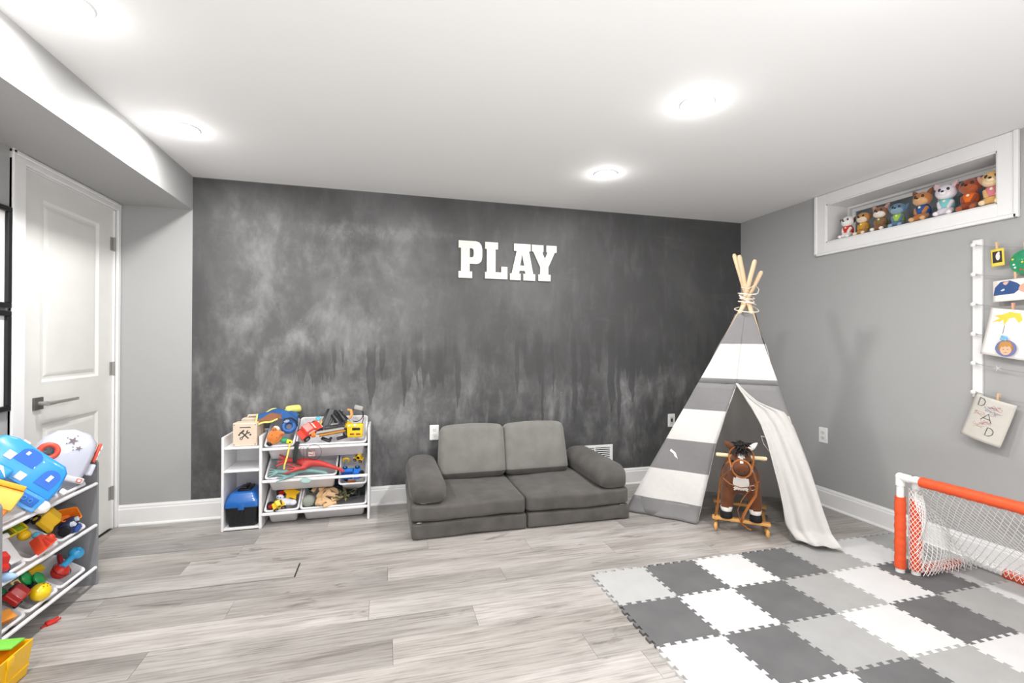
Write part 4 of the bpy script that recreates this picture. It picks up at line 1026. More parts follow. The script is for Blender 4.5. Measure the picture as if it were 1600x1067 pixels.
M = inb('a1', 0.060, 0.055, 0.030, *rdeg(20, 25, -20))
fx = thing('hand_puppet', 'orange plush animal puppet head with a black nose, lying at the bin lip', 'puppet', M=M)
PO_ = pm('#cf7a35', 0.9, var=0.08, vs=40, bump=0.3, bs=200, sheen=0.4)
part('head', MB().soft((0, 0, 0), (0.078, 0.085, 0.055), 0.024, (0.006, 0.01, 0.006), n=9, fn=lambda q: V((q.x*(1-3.0*max(0, -q.y)), q.y, q.z*(1-3.5*max(0, -q.y))))), PO_, fx, 80)
part('nose', MB().ball((0.0, -0.052, 0.0), (0.018, 0.016, 0.013), seg=14, rings=9), BLACK, fx)
part('cheek', MB().ball((-0.022, 0.052, 0.012), (0.022, 0.014, 0.014)), pm('#efe0cf', 0.9), fx)
for s in (-1, 1):
    part('ear', MB().lathe([(0.014, 0), (0.012, 0.012), (0.001, 0.026)], (s*0.028, 0.035, 0.022), (0.2, 0.3*s, 0), seg=10), PO_, fx)
    part('eye', MB().ball((s*0.016, -0.008, 0.029), 0.004, seg=8, rings=6), BLACK, fx)
M = inb('a1', 0.135, 0.135, 0.045, *rdeg(28, 0, 10))
rg = thing('toy_kettle', 'dark blue round toy with a black loop handle in the top left bin', 'toy', M=M)
part('ring_body', MB().ring((0, 0, 0), 0.034, 0.017, seg=24), pm('#27589c', 0.4, var=0.08), rg, 70)
part('pale_patch', MB().ball((-0.012, 0.034, 0.018), (0.020, 0.014, 0.010)), pm('#9db1cf', 0.5), rg)
part('handle', MB().tube([(-0.03, 0.03, 0.012), (-0.025, 0.045, 0.030), (0.02, 0.045, 0.034), (0.05, 0.02, 0.022), (0.052, -0.01, 0.008)], 0.005, seg=8), BLACK, rg)
M = inb('a1', 0.118, 0.045, 0.006)
single('toy_ball', MB().ball((0, 0, 0), (0.026, 0.020, 0.018)), pm('#35a173', 0.4), 'small green ball under the blue ring toy', 'ball', M=M, smooth=80)
tp2 = thing('yellow_whistle_toy', 'yellow toy on a long yellow ribbon dangling from the top left bin', 'toy', (-0.600, 3.325, 0.555))
part('whistle', MB().box((0, 0, 0), (0.036, 0.014, 0.026), rot=(0, 0.35, 0), bev=0.005).cyl((0.004, -0.006, -0.002), (0.004, -0.009, -0.002), 0.005, seg=10, mi=1), [pm('#ecdf2e', 0.4), BLACK], tp2)
part('ribbon', ribbon([(0.004, -0.008, -0.01), (-0.002, -0.012, -0.05), (-0.012, -0.014, -0.10), (-0.026, -0.012, -0.145), (-0.030, -0.008, -0.175)], 0.010, (0, 1, 0)), pm('#e6d86a', 0.6), tp2, 60)

# ---- a2: red car, strap, black kit, launcher, yellow radio, headset
toy_car('plain red toy car at the left end of the wide top bin', inb('a2', 0.088, 0.095, 0.015, *rdeg(10, -12, 35)), pm('#dd4234', 0.3, coat=0.4), 0.155, 0.075, 0.075, win=pm('#e9e3d8', 0.3))
M = inb('a2', 0.185, 0.21, 0.03, *rdeg(20, 0, -18))
bt = thing('toy_belt', 'grey and black webbing strap standing in the wide top bin', 'toy belt', M=M)
part('strap', MB().box((0, 0, 0), (0.034, 0.16, 0.006), bev=0.002), pm('#5e6064', 0.8, var=0.05), bt)
for s in (-1, 1): part('strap_edge', MB().box((s*0.026, 0, -0.001), (0.018, 0.165, 0.005), bev=0.002), BLACK, bt)
M = inb('a2', 0.130, 0.165, 0.050, *rdeg(30, 10, 15))
gp = thing('toy_lanyard', 'turquoise and yellow looped toy lanyard beside the red car', 'toy', M=M)
part('loop', MB().ring((0, 0, 0), 0.022, 0.0035, seg=18), YEL, gp, 70); part('tab', MB().box((0.0, 0.022, 0.006), (0.030, 0.026, 0.008), rot=(0, 0.2, 0.4), bev=0.003), pm('#5fb5d8', 0.5), gp)
part('tail', ribbon([(0.01, -0.015, 0), (0.016, -0.04, 0.004), (0.012, -0.075, 0.0)], 0.012, (0, 0, 1)), pm('#b8c4a0', 0.6), gp, 60)
M = inb('a2', 0.225, 0.085, 0.036, *rdeg(4, 2, 12))
gn = thing('toy_launcher', 'long dark toy launcher with a silver barrel and orange tip', 'toy launcher', M=M)
DG = pm('#34343a', 0.4)
part('barrel', MB().cyl((-0.10, 0, 0), (0.085, 0, 0.006), 0.013, seg=14), SILV, gn, 50)
part('lower_barrel', MB().cyl((-0.085, -0.022, -0.006), (0.085, -0.018, 0.0), 0.009, seg=12), pm('#b9823a', 0.35, 0.5), gn, 50)
part('muzzle', MB().lathe([(0.013, 0), (0.019, 0.004), (0.019, 0.022), (0.014, 0.028), (0.009, 0.028), (0.009, 0.012)], (-0.105, -0.008, -0.002), (0, -PI/2, 0)), ORG, gn, 50)
part('receiver', MB().box((0.03, 0.022, 0.006), (0.15, 0.030, 0.034), bev=0.006).box((0.10, 0.005, 0.004), (0.05, 0.05, 0.04), bev=0.008), DG, gn)
part('grip', MB().box((0.085, -0.03, -0.012), (0.026, 0.055, 0.022), rot=(0, 0, 0.25), bev=0.006), DG, gn)
part('sight', MB().box((0.02, 0.03, 0.028), (0.05, 0.012, 0.010), bev=0.002), SILV, gn)
M = inb('a2', 0.262, 0.195, 0.055, *rdeg(22, 0, 38))
g2 = thing('toy_binoculars', 'black toy binoculars heaped in the wide top bin', 'toy binoculars', M=M)
for s in (-1, 1):
    part('barrel', MB().lathe([(0.012, -0.045), (0.018, -0.042), (0.016, -0.005), (0.023, 0.012), (0.024, 0.045), (0.018, 0.046), (0.017, 0.03)], (s*0.023, 0, 0), (PI/2, 0, 0)), pm('#202126', 0.35), g2, 40)
    part('lens', MB().cyl((s*0.023, -0.040, 0), (s*0.023, -0.043, 0), 0.015, seg=16), pm('#6a7fa0', 0.1), g2)
part('bridge', MB().box((0, 0, 0), (0.03, 0.04, 0.014), bev=0.003), BLACK, g2)
M = inb('a2', 0.245, 0.245, 0.045, *rdeg(30, 15, 60))
g3 = thing('toy_camera', 'black camera-like toy at the back of the wide top bin', 'toy camera', M=M)
part('camera_body', MB().box((0, 0, 0), (0.075, 0.030, 0.048), bev=0.006), pm('#26272b', 0.4), g3)
part('lens', MB().cyl((0.0, -0.014, 0), (0, -0.034, 0), 0.018, seg=18).cyl((0, -0.034, 0), (0, -0.036, 0), 0.012, seg=18, mi=1), [BLACK, pm('#7e8fb0', 0.1)], g3)
part('top_dial', MB().cyl((0.02, 0, 0.023), (0.02, 0, 0.032), 0.009, seg=12), GPL, g3)
M = inb('a2', 0.355, 0.215, 0.060, *rdeg(38, 0, -12))
hp = thing('toy_headset', 'toy headset with a grey pad, thin black hoop and tan arm, propped at the back', 'toy headset', M=M)
part('hoop', MB().ring((0.02, 0, 0), 0.046, 0.003, seg=30, a0=-1.9, a1=2.6), BLACK, hp, 70)
part('pad', MB().box((0.028, 0.052, 0.004), (0.062, 0.034, 0.018), rot=(0, 0, -0.15), bev=0.008), pm('#a5a39f', 0.7, var=0.08), hp)
part('arm', MB().tube([(-0.045, 0.032, 0), (-0.020, 0.028, 0.006), (-0.008, 0.0, 0.008), (-0.020, -0.032, 0.006)], [0.008, 0.011, 0.011, 0.008], seg=8), pm('#d9a05a', 0.4), hp)
part('ear_cup', MB().ball((-0.032, -0.046, 0.0), (0.018, 0.018, 0.014)), pm('#9db6d8', 0.3), hp)
M = inb('a2', 0.375, 0.070, 0.046, *rdeg(58, 0, -2))
rd = thing('toy_radio', 'yellow toy radio with black grilles at the right end of the wide top bin', 'toy radio', M=M)
part('case', MB().soft((0, 0, 0), (0.105, 0.092, 0.045), 0.010, (0, 0, 0.002), n=7, fn=lambda q: V((q.x*(1+1.2*q.y), q.y, q.z))), pm('#efc90c', 0.35, coat=0.3), rd, 80)
part('grille', MB().box((0.008, 0.012, 0.024), (0.052, 0.018, 0.004), bev=0.001), BLACK, rd)
part('slot', MB().box((-0.018, -0.022, 0.024), (0.028, 0.010, 0.004), bev=0.001), pm('#8a2a1c', 0.5), rd); part('slot', MB().box((0.022, -0.022, 0.024), (0.028, 0.010, 0.004), bev=0.001), pm('#8a2a1c', 0.5), rd)
part('knob', MB().cyl((-0.038, 0.036, 0.022), (-0.038, 0.036, 0.030), 0.007, seg=12).cyl((0.0, 0.04, 0.022), (0.0, 0.04, 0.027), 0.009, seg=12), pm('#e8e6dc', 0.4), rd)
part('antenna', MB().tube([(0.045, 0.045, 0.0), (0.052, 0.085, 0.004), (0.050, 0.13, 0.0)], 0.0025, seg=6), BLACK, rd)
M = inb('a2', 0.315, 0.125, 0.040, *rdeg(40, 0, 80))
toy_car('small yellow and black toy behind the launcher', M, pm('#d9b21c', 0.4), 0.07, 0.034, 0.034)
for q, (u, v, lb, col, rz) in enumerate(((0.29, 0.05, 'dark toy clip lying under the launcher grip', '#2a2530', 20), (0.19, 0.035, 'flat black toy piece under the red car nose', '#202226', -30))):
    M = inb('a2', u, v, 0.004, *rdeg(0, 0, rz)); single('toy_part', MB().box((0, 0, 0), (0.07, 0.022, 0.014), bev=0.004).box((0.02, 0.016, 0.002), (0.016, 0.03, 0.01), bev=0.003), pm(col, 0.4), lb, 'toy part', M=M, smooth=30)
single('webbing_strap', ribbon([(-0.552, 3.350, 0.548), (-0.556, 3.328, 0.535), (-0.562, 3.322, 0.49), (-0.566, 3.322, 0.44), (-0.570, 3.330, 0.415)], 0.026, (0, 1, 0), 0.002), pm('#27302f', 0.8), 'dark webbing strap hanging down between the top bins', 'strap', smooth=50)
wr = thing('wire_toy', 'thin dark wire loops with a small pink charm hanging below the wide top bin', 'wire toy', (-0.465, 3.322, 0.515))
part('wire_loop', MB().tube([(0.015+0.045*math.cos(a), 0, -0.035+0.05*math.sin(a)) for a in [i*PI/14 for i in range(28)]], 0.0012, seg=5, closed=True), BLACK, wr, 60)
part('wire', MB().tube([(-0.03, 0.0, 0.0), (0.0, -0.004, -0.035), (0.02, -0.004, -0.02), (0.01, -0.004, -0.055), (-0.015, 0, -0.045)], 0.0016, seg=5), BLACK, wr, 60)
part('charm', MB().box((0.0, 0.004, -0.048), (0.040, 0.004, 0.030), bev=0.004), pm('#d6b5ad', 0.6), wr)
part('thread', MB().tube([(-0.062, 0, 0.0), (-0.085, 0, -0.02), (-0.09, 0, -0.03)], 0.0012, seg=5).tube([(-0.05, 0, 0.0), (-0.048, 0, -0.07), (-0.045, 0, -0.1)], 0.001, seg=5), BLACK, wr, 60)

# ---- b1: rubbery creatures
def creature(name, label, M, mt, sgn=1, spread=1.0):
    vs = [((0, 0, 0), 0.030), ((0.06, 0.0, 0.004), 0.026), ((-0.055, 0.004, 0.0), 0.020), ((0.12, -0.012, 0.004), 0.018), ((0.175, -0.03, 0.003), 0.014), ((0.225, -0.04, -0.004), 0.012), ((0.25, -0.055, -0.012), 0.009),
          ((-0.095, 0.010, 0.004), 0.013)]
    es = [(0, 1), (0, 2), (1, 3), (3, 4), (4, 5), (5, 6), (2, 7)]
    n = len(vs)
    for k, a in enumerate((-0.42, -0.2, 0.02, 0.24)):
        vs.append(((-0.135, 0.012+a*0.06*spread, 0.004+0.003*k), 0.0075)); vs.append(((-0.175, 0.015+a*0.13*spread, 0.006+0.002*k), 0.0045)); es += [(7, n), (n, n+1)]; n += 2
    vs.append(((0.0, -0.040, 0.004), 0.013)); es.append((0, n)); h0 = n; n += 1
    vs.append(((-0.035, -0.055, 0.006), 0.010)); es.append((h0, n)); h1 = n; n += 1
    for k, a in enumerate((-0.5, -0.1, 0.3)):
        vs.append(((-0.08, -0.052+a*0.05, 0.006+0.004*k), 0.0065)); vs.append(((-0.115, -0.05+a*0.09, 0.008), 0.004)); es += [(h1, n), (n, n+1)]; n += 2
    t = thing(name, label, 'toy creature', M=M); skin_body(vs, es, 0, 'body', [mt], t, 2); return t
t = creature('rubber_creature', 'long red rubbery toy creature stretched across the middle bin', inb('b1', 0.245, 0.075, 0.052, *rdeg(10, 4, -4)), CRED)
t = creature('rubber_creature', 'teal rubbery toy creature lying beneath the red one', inb('b1', 0.170, 0.045, 0.006, *rdeg(0, 0, 4)), TEAL); t.scale = (0.85, 0.85, 0.85)
single('rubber_hand', MB().tube([(-0.055, 0.012, 0), (0.0, 0, 0), (0.04, -0.01, 0.003)], [0.007, 0.012, 0.010], seg=8).tube([(-0.02, 0.0, 0), (-0.06, -0.014, 0.003)], [0.007, 0.004], seg=6).tube([(-0.02, 0.006, 0), (-0.065, 0.028, 0.003)], [0.007, 0.004], seg=6).tube([(-0.02, 0.003, 0.003), (-0.07, 0.004, 0.01)], [0.007, 0.004], seg=6),
       TEAL, 'teal rubbery clawed hand at the left end of the middle bin', 'toy hand', M=inb('b1', 0.075, 0.165, 0.005, *rdeg(15, 0, -14)), smooth=60)
single('toy_scoop', MB().ball((0, 0, 0), (0.034, 0.022, 0.010)), pm('#97b3ae', 0.5), 'pale teal scoop hanging over the lip of the middle bin', 'toy scoop', loc=(-0.500, 3.318, 0.297), rot=(0.7, 0.15, 0), smooth=80)

# ---- b2: blue truck and yellow toys
toy_truck('blue toy truck in the small low bin at right', inb('b2', 0.082, 0.10, 0.012, *rdeg(62, 0, 0)), BLU, BLU, 0.125, 0.06, SKY)
toy_car('yellow toy digger standing on the blue truck', inb('b2', 0.125, 0.165, 0.022, *rdeg(20, 0, 160)), YEL, 0.065, 0.035, 0.04, cab=1.3)
single('toy_hook', MB().ring((0, 0, 0), 0.018, 0.007, rot=(PI/2, 0, 0), a0=-0.6, a1=3.6, seg=14), YEL, 'yellow curved toy hook behind the blue truck', 'toy part', M=inb('b2', 0.045, 0.165, 0.03, *rdeg(-20, 0, 0)), smooth=60)
single('toy_chassis', MB().box((0, 0, 0), (0.055, 0.010, 0.018), bev=0.003), ORG, 'orange toy bar at the front of the small low bin', 'toy part', M=inb('b2', 0.085, 0.035, -0.03), smooth=30)
single('loose_toy_wheel', MB().cyl((0, -0.011, 0), (0, 0.011, 0), 0.028, seg=22).cyl((0, -0.0125, 0), (0, -0.011, 0), 0.014, seg=16, mi=1), [RUB, SKY], 'black toy wheel with a blue hub in the small low bin', 'toy wheel', M=inb('b2', 0.140, 0.070, 0.0, *rdeg(-10, 0, 10)), smooth=40)

# ---- c1: digger parts
toy_car('yellow toy digger at the front of the bottom left bin', inb('c1', 0.085, 0.035, -0.004, *rdeg(10, 0, 25)), YEL, 0.075, 0.045, 0.05)
single('toy_star', MB().prism([(0.055*(1 if i % 2 == 0 else 0.55)*math.cos(i*PI/5), 0.055*(1 if i % 2 == 0 else 0.55)*math.sin(i*PI/5)) for i in range(10)], -0.008, 0.008), pm('#f0b91a', 0.4), 'yellow star-shaped toy in the bottom left bin', 'toy', M=inb('c1', 0.150, 0.125, 0.012, *rdeg(18, 10, 20)), smooth=0)
single('loose_toy_wheel', MB().cyl((0, -0.014, 0), (0, 0.014, 0), 0.030, seg=22).cyl((0, -0.016, 0), (0, -0.013, 0), 0.017, seg=16, mi=1), [RUB, REDP], 'black toy wheel with a red hub, lower left bin, at the back', 'toy wheel', M=inb('c1', 0.080, 0.155, 0.0, *rdeg(-20, 0, 15)), smooth=40)
single('loose_toy_wheel', MB().cyl((0, -0.012, 0), (0, 0.012, 0), 0.024, seg=22).cyl((0, -0.014, 0), (0, -0.011, 0), 0.014, seg=16, mi=1), [RUB, REDP], 'small black wheel with a red hub, front corner of the bottom left bin', 'toy wheel', M=inb('c1', 0.034, 0.050, -0.004, *rdeg(-20, 0, 10)), smooth=40)
t = thing('plush_mouse', 'white rounded plush toy lying across the bottom left bin', 'plush toy', M=inb('c1', 0.125, 0.060, 0.012, *rdeg(10, 0, -15)))
part('body', MB().ball((0, 0, 0), (0.052, 0.024, 0.020)).ball((-0.045, 0.022, 0.008), (0.024, 0.018, 0.015)).ball((0.045, 0.0, 0.004), (0.026, 0.020, 0.015)), pm('#dde1ea', 0.7), t, 80)
for s in (-1, 1): part('eye', MB().ball((-0.045+s*0.009, 0.012, 0.021), 0.004, seg=8, rings=6), DBL, t)
toy_car('red toy car at the back of the bottom left bin', inb('c1', 0.110, 0.215, -0.01, *rdeg(0, 0, 200)), pm('#d8432a', 0.4), 0.10, 0.05, 0.045)
single('toy_rope', MB().tube([(0.0, 0, 0), (0.02, 0.01, 0.012), (0.03, 0.04, 0.012), (0.045, 0.07, 0.006)], 0.004, seg=6), pm('#e4ccc6', 0.7), 'short pale rope in the bottom left bin', 'toy rope', M=inb('c1', 0.145, 0.155, 0.005), smooth=60)

# ---- c2: wooden blocks, grey dome, dark cloth, leafy camouflage
blk = [(0.085, 0.17, 0.02, 0, -15, 58, 0.085, 0.026, 0.016), (0.115, 0.055, 0.012, 0, 10, 82, 0.075, 0.034, 0.022), (0.150, 0.095, 0.016, 5, -20, 35, 0.085, 0.030, 0.018), (0.170, 0.045, 0.012, 0, 15, -30, 0.080, 0.030, 0.018),
       (0.195, 0.085, 0.024, 10, 10, -10, 0.070, 0.030, 0.018), (0.215, 0.125, 0.016, 0, 0, -35, 0.085, 0.028, 0.018), (0.185, 0.020, 0.008, 0, 0, 20, 0.085, 0.026, 0.018), (0.140, 0.030, 0.022, 0, 25, 60, 0.06, 0.028, 0.014), (0.175, 0.145, 0.008, 0, 0, 10, 0.06, 0.03, 0.018)]
for (u, v, n, a, b, c, x, y, z) in blk:
    toy_block('loose pale wooden block in the bottom right bin', inb('c2', u, v, n-0.008, *rdeg(a, b, c)), (x, y, z), WOODB, 'wooden blocks in the bottom right bin')
for (u, v, n, a, b, c, x, y, z) in ((0.135, 0.165, 0.018, 0, 8, 62, 0.090, 0.028, 0.018), (0.230, 0.060, 0.012, 4, 0, 28, 0.075, 0.030, 0.018), (0.120, 0.110, 0.010, 0, 14, 75, 0.080, 0.032, 0.018)):
    toy_block('loose pale wooden block in the bottom right bin', inb('c2', u, v, n, *rdeg(a, b, c)), (x, y, z), WOODB, 'wooden blocks in the bottom right bin')
single('toy_tray', MB().loops([rrect(0.15, 0.10, 0.01, 0.0), rrect(0.17, 0.12, 0.012, 0.02), rrect(0.16, 0.11, 0.01, 0.02), rrect(0.14, 0.09, 0.01, 0.004)]), pm('#3b3f45', 0.5), 'dark grey toy tray beneath the leaves in the bottom right bin', 'toy tray', M=inb('c2', 0.285, 0.125, -0.022, *rdeg(0, 0, 6)), smooth=30)
t = thing('toy_dome', 'grey-green domed toy pot at the left of the bottom right bin', 'toy pot', M=inb('c2', 0.050, 0.055, 0.008, *rdeg(35, 0, 0)))
part('dome', MB().lathe([(0.001, 0.036), (0.020, 0.034), (0.034, 0.022), (0.040, 0.004), (0.038, -0.020), (0.030, -0.024)]), pm('#93988f', 0.6, var=0.05), t, 60); part('rim', MB().ring((0, 0, -0.020), 0.038, 0.003), pm('#7d827a', 0.6), t, 60)
single('toy_cup', MB().lathe([(0.020, -0.03), (0.030, 0.03), (0.026, 0.03), (0.018, -0.024)]), pm('#3f6b57', 0.5), 'dark green toy cup behind the grey domed pot', 'toy cup', M=inb('c2', 0.055, 0.175, -0.01, *rdeg(20, 10, 0)), smooth=50)
def clo(u, v): return V((-0.085+0.17*u, -0.05+0.10*v, 0.018*math.sin(u*6+v*4)+0.014*math.sin(v*9+u*3)))
o = single('cloth_bundle', MB().grid(clo, 18, 12), pm('#2f3c55', 0.9, var=0.2, vs=12), 'dark blue crumpled cloth in the bottom right bin', 'cloth', M=inb('c2', 0.205, 0.205, 0.010), smooth='keep'); add_mod(o, 'SOLIDIFY', thickness=0.003)
o = single('cloth_bundle', MB().grid(clo, 18, 12), pm('#17181b', 0.9, var=0.2, vs=12), 'black crumpled cloth at the right end of the bottom right bin', 'cloth', M=inb('c2', 0.322, 0.130, 0.004), smooth='keep'); add_mod(o, 'SOLIDIFY', thickness=0.003)
t = thing('toy_plant', 'tangle of olive and brown artificial leaves in the bottom right bin', 'toy plant', M=inb('c2', 0.290, 0.075, 0.016))
for i in range(26):
    a = rr.uniform(0, 2*PI); b = rr.uniform(0.02, 0.055); q = V((0.07*(rr.random()-0.5), 0.07*(rr.random()-0.5), 0))
    part('leaf', MB().loops([[(q.x, q.y, 0.0), (q.x+0.001, q.y, 0.002), (q.x, q.y+0.001, 0.001)], [(q.x+b*0.5*math.cos(a)-0.008*math.sin(a), q.y+b*0.5*math.sin(a)+0.008*math.cos(a), 0.016), (q.x+b*0.5*math.cos(a)+0.008*math.sin(a), q.y+b*0.5*math.sin(a)-0.008*math.cos(a), 0.020), (q.x+b*0.5*math.cos(a), q.y+b*0.5*math.sin(a), 0.013)],
         [(q.x+b*math.cos(a), q.y+b*math.sin(a), 0.010+0.02*rr.random()), (q.x+b*math.cos(a)+0.001, q.y+b*math.sin(a), 0.012), (q.x+b*math.cos(a), q.y+b*math.sin(a)+0.001, 0.011)]]), [pm('#4d4f2e', 0.7), pm('#6f6a45', 0.7), pm('#35382a', 0.7)][i % 3], t, 0)
# ================================================================ RACK B, grey side panels, at the left edge
rb = thing('toy_rack', 'grey-sided toy rack with three rows of bins, before the white door', 'toy rack', (-1.53, 2.45, 0))
def rb_box(name, x0, x1, y0, y1, z0, z1, m_, bev=0.003): return part(name, MB().bb(x0+1.53, x1+1.53, y0-2.45, y1-2.45, z0, z1, bev), m_, rb, 0)
def side_p(y0, y1, xf, xb):
    pr = [(xb, 0.0), (xf, 0.0), (xf, 0.600), (xf-0.005, 0.612), (xf-0.02, 0.620), (xb, 0.620)]
    mb = MB(); mb.loops([[(x+1.53, y-2.45, z) for x, z in pr] for y in (y0, y1)]); return part('side_panel', mb, RACKG, rb, 0)
side_p(2.770, 2.786, -1.372, -1.662); side_p(2.112, 2.128, -1.340, -1.650)
for z in (0.505, 0.300, 0.092):
    rb_box('front_rail', -1.382, -1.366, 2.128, 2.770, z-0.010, z+0.004, RACKW, 0.004)
    rb_box('rear_rail', -1.655, -1.640, 2.128, 2.770, min(z+0.13, 0.60), min(z+0.15, 0.62), RACKW, 0.004)
TB = math.radians(32); GB = 'white bins of the grey-sided rack'
BB = {}
rown = {1: (0.522, 'top'), 2: (0.318, 'middle'), 3: (0.112, 'bottom')}
coln = {'f': (2.516, 'end by the door'), 'm': (2.322, 'middle'), 'n': (2.131, 'near end')}
lbB = {'1f': 'white bin of the grey-sided rack under the white dome toy', '1m': 'white bin of the grey-sided rack under the big blue camper', '1n': 'white top bin of the grey-sided rack with a pale yellow box at the photo edge',
       '2f': 'white bin of the grey-sided rack with a yellow taxi and orange tipper', '2m': 'white bin of the grey-sided rack with an orange wedge toy', '2n': 'white bin of the grey-sided rack holding a tall white box toy',
       '3f': 'white bottom bin of the grey-sided rack with a blue rattle', '3m': 'white bottom bin of the grey-sided rack with a smooth yellow egg toy', '3n': 'white bottom bin of the grey-sided rack with orange pieces, at photo edge'}
for rI, (zr, _) in rown.items():
    for cI, (y0, _) in coln.items():
        k = '%d%s' % (rI, cI); BB[k] = bin_M('B', y0, -1.376, zr, TB)
        add_bin(BB[k], 0.192, lbB[k], GB, d_=0.278, h_=0.09)
def bi(k, u, v, n, rx=0, ry=0, rz=0): return BB[k] @ T(u, v, n) @ Rm(*rdeg(rx, ry, rz))
def facing(p, n, roll=0):
    n = V(n).normalized(); x = V((0, 0, 1)).cross(n).normalized(); y = n.cross(x); M = Matrix.Identity(4)
    for i in range(3): M[i][0], M[i][1], M[i][2], M[i][3] = x[i], y[i], n[i], p[i]
    return M @ Rm(0, 0, math.radians(roll))
# white dome toy
dm = thing('dome_toy', 'large pearly white dome-shaped toy with a red window ring and printed stars', 'toy', M=facing((-1.462, 2.690, 0.668), (0.50, -0.84, 0.20), -26))
PEARL = pm('#c3c6d4', 0.25, var=0.02, vs=8, coat=0.5)
mb = MB(); Ls = []
out = [(-0.115, -0.085), (-0.118, -0.02), (-0.105, 0.050), (-0.070, 0.096), (-0.015, 0.118), (0.050, 0.112), (0.090, 0.080), (0.104, 0.020), (0.108, -0.05), (0.106, -0.085)]
for z, k in ((-0.075, 0.80), (-0.062, 0.94), (-0.02, 1.0), (0.03, 0.99), (0.058, 0.93), (0.072, 0.80)): Ls.append([(x*k, (y+0.0)*k if y > -0.08 else y, z) for x, y in out])
mb.loops(Ls); part('shell', mb, PEARL, dm, 55)
part('base', MB().bb(-0.122, 0.116, -0.110, -0.083, -0.078, 0.078, 0.008, seg=3), pm('#d2d3dc', 0.3), dm, 40)
part('window_ring', MB().ring((-0.058, -0.005, 0.068), 0.030, 0.0125, seg=26), pm('#e4543f', 0.35), dm, 70)
part('window_glass', MB().cyl((-0.058, -0.005, 0.060), (-0.058, -0.005, 0.072), 0.022, seg=22), pm('#3b4148', 0.15), dm)
part('side_opening', MB().ball((0.030, -0.058, 0.058), (0.028, 0.022, 0.012)), pm('#2a2126', 0.5), dm)
def star(cx, cy, r, a=0.3): return [(cx+(r if i % 2 == 0 else r*0.42)*math.cos(a+i*PI/5), cy+(r if i % 2 == 0 else r*0.42)*math.sin(a+i*PI/5)) for i in range(10)]
STP = pm('#7b6d72', 0.5)
for (x, y, r) in ((0.000, 0.062, 0.020), (0.034, 0.036, 0.014)): part('star_print', MB().prism(star(x, y, r), 0.0665, 0.0735), STP, dm, 0)
for (x, y) in ((-0.024, 0.070), (-0.016, 0.045), (0.006, 0.088), (0.018, 0.024), (0.012, 0.036)): part('dot_print', MB().cyl((x, y, 0.067), (x, y, 0.0735), 0.0028, seg=8), STP, dm)
part('side_panel', MB().box((0.108, 0.040, 0.0), (0.012, 0.090, 0.055), rot=(0, 0, 0.12), bev=0.004), pm('#e2503c', 0.4), dm)
for i in range(3): part('digit_tile', MB().box((0.1145, 0.012+i*0.027, 0.014), (0.006, 0.018, 0.022), rot=(0, 0, 0.12), bev=0.001), pm('#f4ddd6', 0.4), dm)
part('hinge_block', MB().box((0.118, -0.040, 0.0), (0.030, 0.055, 0.06), rot=(0, 0, 0.1), bev=0.008), PEARL, dm)
part('square_tag', MB().box((0.098, -0.097, 0.079), (0.020, 0.018, 0.003), bev=0.001).box((0.098, -0.097, 0.081), (0.010, 0.009, 0.002), mi=1), [pm('#d9714f', 0.5), WPL], dm)
# blue camper
cp = thing('toy_camper', 'big sky blue toy camper van tipped on top of the bins', 'toy camper', M=facing((-1.455, 2.400, 0.662), (0.55, -0.80, 0.30), -46))
CB = pm('#2f97e6', 0.32, coat=0.4); CBD = pm('#1a63c4', 0.4)
bod = [(-0.165, -0.045), (-0.165, 0.035), (-0.140, 0.078), (-0.095, 0.092), (0.100, 0.088), (0.125, 0.070), (0.150, 0.010), (0.156, -0.045)]
mb = MB(); mb.loops([[(x*k, y*k, z) for x, y in bod] for z, k in ((-0.065, 0.9), (-0.055, 0.98), (-0.02, 1.0), (0.045, 1.0), (0.058, 0.975), (0.064, 0.93))]); part('shell', mb, CB, cp, 50)
def arch(x, y, w_, h_): return [(x-w_/2, y-h_/2)]+[(x+w_/2*math.cos(a), y+h_*0.12+h_*0.38*math.sin(a)) for a in [PI-i*PI/10 for i in range(11)]]+[(x+w_/2, y-h_/2)]
part('arch_window', MB().prism(arch(-0.015, 0.052, 0.078, 0.060), 0.062, 0.0665), CBD, cp, 0, 'dark blue arched opening')
part('arch_window', MB().prism(arch(0.094, 0.020, 0.062, 0.070), 0.062, 0.0665), CBD, cp, 0, 'dark blue arched opening')
part('window_sticker', MB().box((0.094, 0.022, 0.0675), (0.014, 0.024, 0.002)), WPL, cp)
part('window_sticker', MB().box((-0.030, 0.060, 0.0675), (0.012, 0.014, 0.002)), pm('#cdd6e6', 0.4), cp)
for (x, y) in ((-0.070, 0.026), (0.014, -0.018)): part('square_window', MB().box((x, y, 0.0655), (0.030, 0.030, 0.004), bev=0.002), pm('#d9dcdf', 0.4), cp)
part('spoiler_fin', MB().box((-0.062, -0.040, 0.085), (0.105, 0.050, 0.040), bev=0.012, seg=3), CB, cp)
part('swoosh_print', MB().loops([[(x, y, z) for x, y in [(-0.105, -0.030), (-0.05, -0.022), (-0.012, -0.052), (-0.045, -0.036)]] for z in (0.1045, 0.106)]), WPL, cp, 0)
part('step_panel', MB().box((0.085, -0.075, 0.075), (0.120, 0.060, 0.012), bev=0.004).box((0.085, -0.074, 0.082), (0.090, 0.034, 0.004), bev=0.002, mi=1), [CB, CBD], cp)
for i in range(3): part('panel_ring', MB().ring((0.060+i*0.024, -0.074, 0.085), 0.007, 0.0018, seg=14), CB, cp, 60)
for x in (-0.115, 0.135): part('wheel_cover', MB().soft((x, -0.070, 0.040), (0.085, 0.045, 0.060), 0.018, (0.004, 0.004, 0.004), n=6), pm('#f3f1f0', 0.35), cp, 80)
